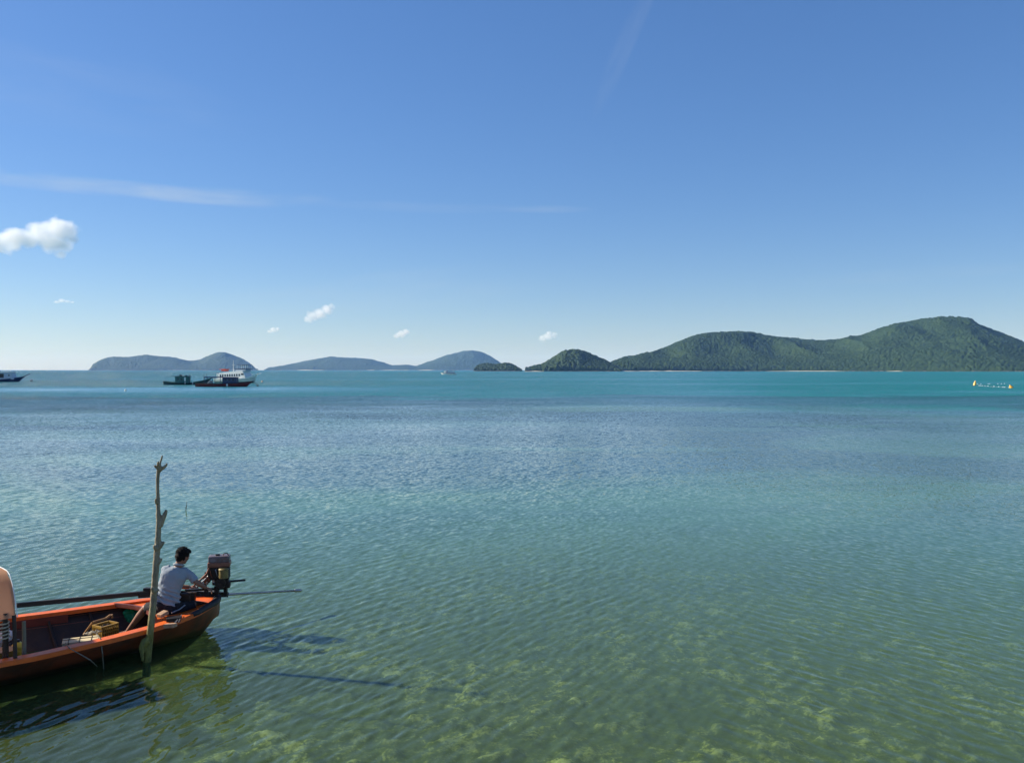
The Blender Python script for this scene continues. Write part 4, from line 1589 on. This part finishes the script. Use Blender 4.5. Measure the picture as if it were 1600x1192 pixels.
stubs = [([(249, 735), (255, 731), (259.5, 727), (261.5, 723.5)], [3.2, 2.8, 2.2, 1.4], 0.0), ([(247, 731), (243, 729), (241, 726.5)], [2.8, 2.2, 1.4], -0.02),
         ([(247.5, 727), (247, 723), (247.5, 721)], [2.5, 2, 1.0], -0.04), ([(250, 822), (254.5, 811), (258.5, 801), (260, 796)], [4.6, 4.0, 3.1, 2.0], 0.0),
         ([(245, 787), (243.7, 782), (243.8, 778)], [2.6, 2.3, 1.6], -0.03), ([(249, 854), (253.5, 849), (256.5, 846)], [4.4, 3.2, 2.2], 0.0),
         ([(245, 858), (242, 855), (241, 852)], [4, 3.4, 2.2], -0.03), ([(247, 880), (251.5, 874), (253.3, 872)], [4.0, 2.3, 1.4], 0.0),
         ([(242, 925), (238.2, 921), (237.2, 918)], [4, 3, 1.8], -0.04), ([(241, 925), (246, 922), (248.5, 920.5)], [4, 2.4, 1.6], 0.0),
         ([(232, 1000), (227, 1003), (223.5, 1008), (221.5, 1014), (222, 1022), (223, 1033)], [6.5, 6.6, 5.8, 4.4, 3.0, 2.0], -0.02)]
for pts, rr, dd in stubs:
    tube(bm, [Q(a, b_, dd * (i + 1)) for i, (a, b_) in enumerate(pts)], [r * PD / F for r in rr], 10, rough=0.04)
me = remesh(bm, 0.011, 0.004, 6, dscale=14, smooth_it=2)
obj('trunk', me, BARK, pole, smooth='all')

# twig standing out of the water
bm = bmesh.new()
tw = WZ(290.5, 797, 0)
tube(bm, [(0, 0, -0.3), (0, 0, 0), (0.012, 0, 0.10), (0.035, 0, 0.26)], [0.014, 0.012, 0.010, 0.004], 7, rough=0.1)
tube(bm, [(0.0, 0, 0.06), (-0.035, 0, 0.10)], [0.008, 0.003], 6)
o = obj('stick', bm, DARKW)
o.location = tw
tag(o, 'thin dark twig standing out of the water right of the pole top', 'stick')

# ------------------------------------------------------------------ distant boats
def far_hull(L, B, zb, zs, zm, keel=-0.5, sharp=0.8, n=26, tr=0.7):
    """hull along x, bow at +x: sheer heights bow/stern/mid, transom ratio tr"""
    P = []
    for i in range(n + 1):
        f = i / n
        x = -L / 2 + L * f
        wd = B / 2 * (tr + (1 - tr) * min(1, f * 3.5)) * (1 - max(0, (f - 0.55) / 0.45) ** (1.6 + sharp))
        zg = zm + (zs - zm) * max(0, 1 - f * 2.5) ** 2 + (zb - zm) * max(0, (f - 0.45) / 0.55) ** 2.2
        rake = 0.12 * L * max(0, (f - 0.8) / 0.2)
        row = []
        for s, kz in ((1, 1), (0.93, 0.6), (0.82, 0.25), (0.7, 0.0), (0.4, -0.6), (0, -1)):
            z = zg * kz if kz > 0 else keel * -kz
            row.append((x - rake * (1 - max(kz, 0)) * 0.9, wd * s, z))
        P.append(row + [(a, -b, c) for a, b, c in row[-2::-1]])
    return grid_mesh('hull', np.array(P)), P


def gun(P, parent, m, r=0.06, top=0):
    bm = bmesh.new()
    for k in (0, -1):
        tube(bm, [Vector(row[k]) + Vector((0, 0, 0.02)) for row in P], r, 6)
    return obj('gunwale', bm, m, parent)


def deckm(P, parent, m, drop=0.15):
    Q_ = [[(row[0][0], row[0][1] * k, row[0][2] - drop) for k in np.linspace(1, -1, 5)] for row in P]
    return obj('deck', grid_mesh('deck', np.array(Q_)), m, parent)


def transom(P, parent, m):
    bm = bmesh.new()
    bm.faces.new([bm.verts.new(p) for p in P[0]])
    return obj('transom', bm, m, parent)


def at_sea(px, py):
    return WZ(px, py, 0)


# 1 teal-green fishing boat
c = at_sea(294, 601)
gs = c.y / F
g = empty('fishing_boat', c, R(3), label='dark teal-green wooden fishing boat with boxy cabin left of the maroon boat', cat='boat')
me, P = far_hull(74 * gs, 2.6, 1.9, 0.95, 0.55, tr=0.5)
obj('hull', me, DKGREEN, g)
gun(P, g, TEALP, 0.07)
deckm(P, g, DKGREEN)
transom(P, g, DKGREEN)
bm = bmesh.new()
box(bm, (-1.4, 0, 1.35), (3.6, 1.9, 1.7), bevel=0.03)
cab = obj('cabin', bm, TEALP, g)
bm = bmesh.new()
box(bm, (-1.9, 0, 2.28), (4.9, 2.3, 0.12), bevel=0.03)
box(bm, (-0.2, 0, 2.36), (1.2, 2.0, 0.06), bevel=0.01)
obj('roof', bm, DKGREEN, g)
for xx, ww_, hh in ((-0.55, 0.42, 1.0), (-1.5, 0.4, 0.5), (-2.4, 0.4, 0.5)):
    bm = bmesh.new()
    box(bm, (xx, -0.955, 1.5), (ww_, 0.03, hh))
    obj('window' if hh < 0.9 else 'doorway', bm, GLASS if hh < .9 else WHITE, cab)
bm = bmesh.new()
box(bm, (-1.9, -0.2, 2.52), (0.7, 0.5, 0.35), bevel=0.05)
obj('roof_box', bm, DKGREEN, g)
bm = bmesh.new()
box(bm, (-0.6, 0.3, 2.48), (0.5, 0.5, 0.26), bevel=0.05)
obj('roof_box', bm, DKGREEN, g)
bm = bmesh.new()
tube(bm, [(-3.0, 0, 2.3), (-2.6, 0, 2.8), (-2.3, 0, 2.55)], 0.04, 6)
obj('roof_gear', bm, DKGREEN, g)
for xx, z0, z1 in ((0.45, 0.4, 3.0), (-3.1, 0.4, 2.3), (5.1, 0.8, 2.9)):
    bm = bmesh.new()
    tube(bm, [(xx, -0.4, z0), (xx, -0.4, z1)], 0.06, 6)
    obj('post', bm, DKGREEN, g)
for xx in (-0.4, 1.6):
    bm = bmesh.new()
    tube(bm, [(xx, -1.34, 0.12), (xx, -1.36, 0.35), (xx, -1.34, 0.75)], [0.05, 0.13, 0.07], 8)
    obj('fender', bm, WHITE, g)

# 2 maroon boat with navy wheelhouse and awning
c = at_sea(351, 604)
g = empty('fishing_boat', c, R(2), label='maroon wooden fishing boat with a navy blue cabin in front of the white ferry', cat='boat')
L = 88 * c.y / F
me, P = far_hull(L, 2.9, 1.3, 0.75, 0.7, tr=0.6)
obj('hull', me, MAROON, g)
gun(P, g, BLACKP, 0.08)
deckm(P, g, BLACKP)
transom(P, g, MAROON)
bm = bmesh.new()
box(bm, (1.45, 0, 1.35), (3.2, 2.0, 1.7), bevel=0.03)
cab = obj('cabin', bm, NAVY, g)
bm = bmesh.new()
box(bm, (1.4, 0, 2.24), (3.7, 2.3, 0.09), bevel=0.02)
obj('roof', bm, MAROON, g)
for xx in (0.5, 1.4, 2.3):
    bm = bmesh.new()
    box(bm, (xx, -1.005, 1.65), (0.5, 0.02, 0.4))
    obj('window', bm, GLASS, cab)
bm = bmesh.new()
box(bm, (-2.6, 0, 2.25), (3.9, 2.1, 0.26), bevel=0.05)
obj('awning', bm, NAVY, g)
for xx in (-4.4, -2.6, -0.75):
    for yy in (-0.95, 0.95):
        bm = bmesh.new()
        bar(bm, (xx, yy, 0.5), (xx, yy, 2.2), 0.1, 0.1, up=(0, 1, 0))
        obj('awning_post', bm, NAVY, g)
bm = bmesh.new()
tube(bm, [(-4.0, -0.9, 0.6), (-3.4, -0.9, 1.2), (-3.1, -0.9, 1.7)], 0.06, 6)
box(bm, (-3.2, -0.5, 1.1), (0.7, 0.6, 0.7), bevel=0.1)
obj('deck_gear', bm, mat('grey_gear', (0.25, 0.3, 0.32), 0.6), g)
bm = bmesh.new()
tube(bm, [(-4.9, 0, 0.5), (-4.9, 0, 2.9)], 0.05, 6)
obj('post', bm, BLACKP, g)
bm = bmesh.new()
tube(bm, [(1.0, -1.44, 0.18), (1.0, -1.50, 0.35), (1.0, -1.46, 0.62), (1.0, -1.42, 0.80)], [0.17, 0.20, 0.12, 0.04], 10)
obj('fender', bm, WHITE, g)
bm = bmesh.new()
tube(bm, [(L / 2 - 0.2, 0, 1.2), (L / 2 + 0.5, 0, 0.9), (L / 2 + 1.0, 0, 0.2)], 0.05, 6)
obj('anchor_gear', bm, BLACKP, g)

# 3 white ferry
c = at_sea(371, 598)
k = c.y / F
g = empty('passenger_boat', c, R(-24), label='white two-deck passenger boat with dark hull bottom and mast behind maroon boat', cat='boat')
g.scale = (1, 1, 0.84)
L = 80 * k
me, P = far_hull(L, 4.2, 3.1, 1.5, 1.45, tr=0.8)
for row in P:
    pass
obj('hull', me, WHITE, g)
transom(P, g, WHITE)
deckm(P, g, WHITE, 0.3)
Q_ = [[(r[2][0], r[2][1] + 0.02, r[2][2]), (r[3][0], r[3][1] + 0.03, -0.05)] for r in P]
for s in (1, -1):
    obj('waterline_band', grid_mesh('waterline_band', np.array([[(a, s * b_, z) for a, b_, z in row] for row in Q_])), DKGREEN, g)
for s in (1, -1):
    for kk, off in ((0.72, 0.01), (0.5, 0.0)):
        bm = bmesh.new()
        tube(bm, [(r[0][0] - (1 - kk) * 0.0, s * (r[0][1] * (0.9 + 0.1 * kk) + 0.03), r[0][2] * kk) for r in P[:-1]], 0.05, 5)
        obj('rubbing_strake', bm, TEALP, g)
bm = bmesh.new()
prism(bm, [(-5.9, 1.3), (-6.0, 3.35), (-5.8, 3.6), (1.4, 4.45), (3.4, 4.45), (4.3, 2.9), (4.6, 1.5)], -1.75, 1.75)
cab = obj('cabin', bm, WHITE, g)
for i in range(9):
    xx = -5.2 + i * 0.93
    bm = bmesh.new()
    box(bm, (xx, -1.76, 2.65 + i * 0.03), (0.52, 0.04, 0.85), bevel=0.0)
    obj('window', bm, GLASS, cab)
bm = bmesh.new()
box(bm, (3.95, -0.0, 3.35), (0.1, 3.0, 0.75), Matrix.Rotation(R(-30), 3, 'Y'))
obj('windscreen', bm, GLASS, cab)
bm = bmesh.new()
box(bm, (3.45, -1.77, 3.2), (1.0, 0.04, 0.55))
obj('window', bm, GLASS, cab)
bm = bmesh.new()
box(bm, (-6.0, 0, 3.55), (2.0, 3.3, 0.15), bevel=0.03)
obj('aft_roof', bm, NAVY, g)
bm = bmesh.new()
box(bm, (-5.2, 0, 5.0), (2.6, 2.0, 0.2), bevel=0.05)
box(bm, (-5.0, 0, 4.6), (1.8, 1.4, 0.6), bevel=0.05)
obj('life_rafts', bm, RED, g)
bm = bmesh.new()
for xx in (-6.8, -6.2, -5.5):
    bar(bm, (xx, -1.5, 1.4), (xx, -1.5, 3.5), 0.12, 0.12, up=(0, 1, 0))
obj('aft_posts', bm, WHITE, g)
bm = bmesh.new()
prism(bm, [(0.2, 5.0), (0.2, 5.2), (4.6, 5.35), (4.7, 5.1)], -1.5, 1.5)
obj('flybridge_screen', bm, NAVY, g)
bm = bmesh.new()
prism(bm, [(1.0, 6.6), (1.0, 6.8), (4.6, 6.8), (4.6, 6.6)], -1.5, 1.5)
obj('sun_roof', bm, NAVY, g)
for xx in (1.1, 2.8, 4.4):
    for yy in (-1.4, 1.4):
        bm = bmesh.new()
        bar(bm, (xx, yy, 4.4), (xx, yy, 6.7), 0.07, 0.07, up=(0, 1, 0))
        obj('roof_post', bm, WHITE, g)
bm = bmesh.new()
prism(bm, [(0.6, 4.4), (0.6, 4.95), (4.1, 4.95), (4.2, 4.3)], -1.45, 1.45)
obj('flybridge', bm, mat('pale_blue_grey_paint', (0.35, 0.42, 0.5), 0.5), g)
bm = bmesh.new()
tube(bm, [(-1.6, 0, 4.1), (-1.6, 0, 8.4)], [0.1, 0.05], 8)
bar(bm, (-2.1, 0, 6.6), (-1.0, 0, 6.6), 0.08, 0.08)
bar(bm, (-1.9, 0, 4.9), (-1.1, 0, 4.9), 0.08, 0.08)
obj('mast', bm, WHITE, g)
bm = bmesh.new()
for i in range(7):
    xx = 4.6 + i * 0.5
    zz = 2.2 + (i / 7) ** 2 * 1.0
    bar(bm, (xx, -1.5 + i * 0.2, zz - 0.4), (xx, -1.5 + i * 0.2, zz + 0.5), 0.05, 0.05, up=(0, 1, 0))
tube(bm, [(4.6 + i * 0.5, -1.5 + i * 0.2, 2.7 + (i / 7) ** 2 * 1.0) for i in range(7)], 0.04, 5)
obj('bow_rail', bm, WHITE, g)
bm = bmesh.new()
bar(bm, (L / 2 - 0.6, 0, 3.05), (L / 2 + 1.2, 0, 3.6), 0.35, 0.12)
obj('bow_platform', bm, WHITE, g)

# 4 navy hulled boat cut by the left edge
c = at_sea(-12, 596.5)
k = c.y / F
g = empty('tour_boat', c, R(2), label='navy hulled wooden boat with long white canopy at the left edge of the sea', cat='boat')
L = 104 * k
me, P = far_hull(L, 3.6, 2.0, 1.1, 0.75, tr=0.6)
obj('hull', me, NAVY, g)
gun(P, g, WHITE, 0.05)
deckm(P, g, WHITE)
transom(P, g, NAVY)
bm = bmesh.new()
bar(bm, (L / 2 - 0.9, 0, 1.7), (L / 2 + 1.4, 0, 2.75), 0.25, 0.22)
obj('prow', bm, NAVY, g)
PALE = mat('pale_lilac_paint', (0.45, 0.47, 0.55), 0.5)
bm = bmesh.new()
prism(bm, [(-7, 0.7), (-7, 3.2), (6.9, 3.2), (7.8, 0.8)], -1.3, 1.3)
cab = obj('cabin', bm, PALE, g)
for i in range(4):
    bm = bmesh.new()
    box(bm, (-2.6 + i * 2.05, -1.31, 2.05), (1.85, 0.04, 1.35))
    obj('window', bm, mat('brown_dark_interior', (0.03, 0.022, 0.02), 0.5) if i == 0 else bpy.data.materials['brown_dark_interior'], cab)
bm = bmesh.new()
box(bm, (6.2, -1.31, 2.2), (0.4, 0.04, 0.5))
obj('window', bm, GLASS, cab)
bm = bmesh.new()
box(bm, (-0.2, 0, 3.3), (15.6, 3.2, 0.14), bevel=0.04)
box(bm, (5.4, 0, 3.47), (3.6, 2.8, 0.2), bevel=0.05)
obj('roof', bm, WHITE, g)
bm = bmesh.new()
box(bm, (8.9, 0, 1.5), (0.7, 0.6, 0.5), bevel=0.08)
obj('deck_gear', bm, PALE, g)

# 5 small white tour boat in the distance
c = at_sea(700, 585.3)
k = c.y / F
g = empty('tour_boat', c, R(160), label='small white tour boat far off below the pale blue island', cat='boat')
L = 26 * k
me, P = far_hull(L, 3.6, 1.7, 1.3, 1.15, tr=0.7)
obj('hull', me, WHITE, g)
gun(P, g, NAVY, 0.12)
deckm(P, g, WHITE)
transom(P, g, WHITE)
bm = bmesh.new()
prism(bm, [(3.0, 0.8), (3.4, 3.0), (1.6, 3.4), (1.4, 0.8)], -1.4, 1.4)
obj('wheelhouse', bm, WHITE, g)
bm = bmesh.new()
box(bm, (-2.2, 0, 2.6), (7.6, 3.2, 0.25), bevel=0.05)
obj('canopy', bm, mat('pale_blue_canvas', (0.4, 0.5, 0.62), 0.6), g)
for i in range(5):
    bm = bmesh.new()
    bar(bm, (1.2 - i * 1.7, 1.3, 0.8), (1.2 - i * 1.7, 1.3, 2.6), 0.2, 0.2, up=(0, 1, 0))
    bar(bm, (1.2 - i * 1.7, -1.3, 0.8), (1.2 - i * 1.7, -1.3, 2.6), 0.2, 0.2, up=(0, 1, 0))
    obj('canopy_post', bm, NAVY, g)
bm = bmesh.new()
box(bm, (-2.4, 0, 1.5), (6.6, 2.2, 0.9), bevel=0.1)
obj('seats', bm, bpy.data.materials['pale_blue_canvas'], g)
bm = bmesh.new()
for i, hh in enumerate((0.5, 0.7, 0.4, 0.6)):
    box(bm, (2.2 - i * 1.9, 0, 2.75 + hh / 2), (0.8, 0.9, hh), bevel=0.1)
obj('roof_gear', bm, NAVY, g)

# ------------------------------------------------------------------ buoys and floats
BUOY = mat('orange_buoy_plastic', (0.80, 0.42, 0.06), 0.35, var=0.06)


def buoy_cone(px, py, h, tilt, label):
    o = empty('marker_buoy', at_sea(px, py), 0, label=label, cat='buoy', group='orange marker buoys of the float line')
    bm = bmesh.new()
    d = Vector((math.sin(tilt), 0, math.cos(tilt)))
    tube(bm, [Vector((0, 0, -0.2)), Vector((0, 0, 0.0)) + d * 0.05, d * (h * 0.5), d * h], [0.30, 0.42, 0.30, 0.10], 14)
    obj('cone', bm, BUOY, o, smooth=True)
    bm = bmesh.new()
    tube(bm, [d * h, d * (h + 0.1)], 0.07, 8)
    obj('top_ring', bm, WHITE, o)
    return o


buoy_cone(1523, 602, 1.15, R(6), 'upright orange cone buoy at the left end of the float line')
buoy_cone(1580.5, 606.2, 0.75, R(-32), 'orange cone buoy tipped over at the right end of the float line')
FL = mat('white_float_plastic', (0.75, 0.78, 0.78), 0.4)
fl_me = None
a_, b_ = at_sea(1529, 602.6), at_sea(1574, 605.6)
a2, b2 = at_sea(1529, 600.4), at_sea(1568, 599.6)
fl = empty('float_line', a_, 0, label='line of small white floats strung between the two orange buoys', cat='float line')
bm = bmesh.new()
tube(bm, [a_ - a_ + (b_ - a_) * k / 20 + Vector((0, 0, 0.0)) for k in range(21)], 0.015, 5)
tube(bm, [a2 - a_ + (b2 - a2) * k / 20 + Vector((0, 0, 0.0)) for k in range(21)], 0.015, 5)
obj('line', bm, ROPE, fl)
bm = bmesh.new()
bmesh.ops.create_icosphere(bm, subdivisions=2, radius=0.10, matrix=Matrix.Diagonal((1.4, 1, 1, 1)))
fo = obj('float', bm, FL, fl, smooth='all')
first = True
for s0, s1, n_ in ((a_, b_, 11), (a2, b2, 7)):
    for i in range(n_):
        p = s0.lerp(s1, i / (n_ - 1)) - a_ + Vector((rs.uniform(-.3, .3), rs.uniform(-1, 1), 0.05))
        if first:
            fo.location = p
            first = False
            continue
        q = fo.copy()
        COL.objects.link(q)
        q.parent = fl
        q.location = p


def ball(px, py, r, m, label):
    bm = bmesh.new()
    bmesh.ops.create_icosphere(bm, subdivisions=3, radius=r)
    tube(bm, [(0, 0, r * 0.9), (0, 0, r * 1.25)], r * 0.18, 8)
    o = obj('mooring_buoy', bm, m, smooth=True)
    o.location = at_sea(px, py) + Vector((0, 0, r * 0.5))
    tag(o, label, 'buoy')


ball(196.5, 611, 0.24, WHITE, 'small white mooring buoy on the calm water left of the boats')
ball(409.5, 597, 0.30, mat('pale_orange_plastic', (0.7, 0.42, 0.22), 0.4), 'pale orange mooring buoy right of the white passenger boat')
ball(402.5, 603.6, 0.26, BLACKP, 'small black mooring buoy just off the maroon boat bow')
ball(49, 596, 0.42, BLACKP, 'small dark mooring buoy off the bow of the navy hulled boat')
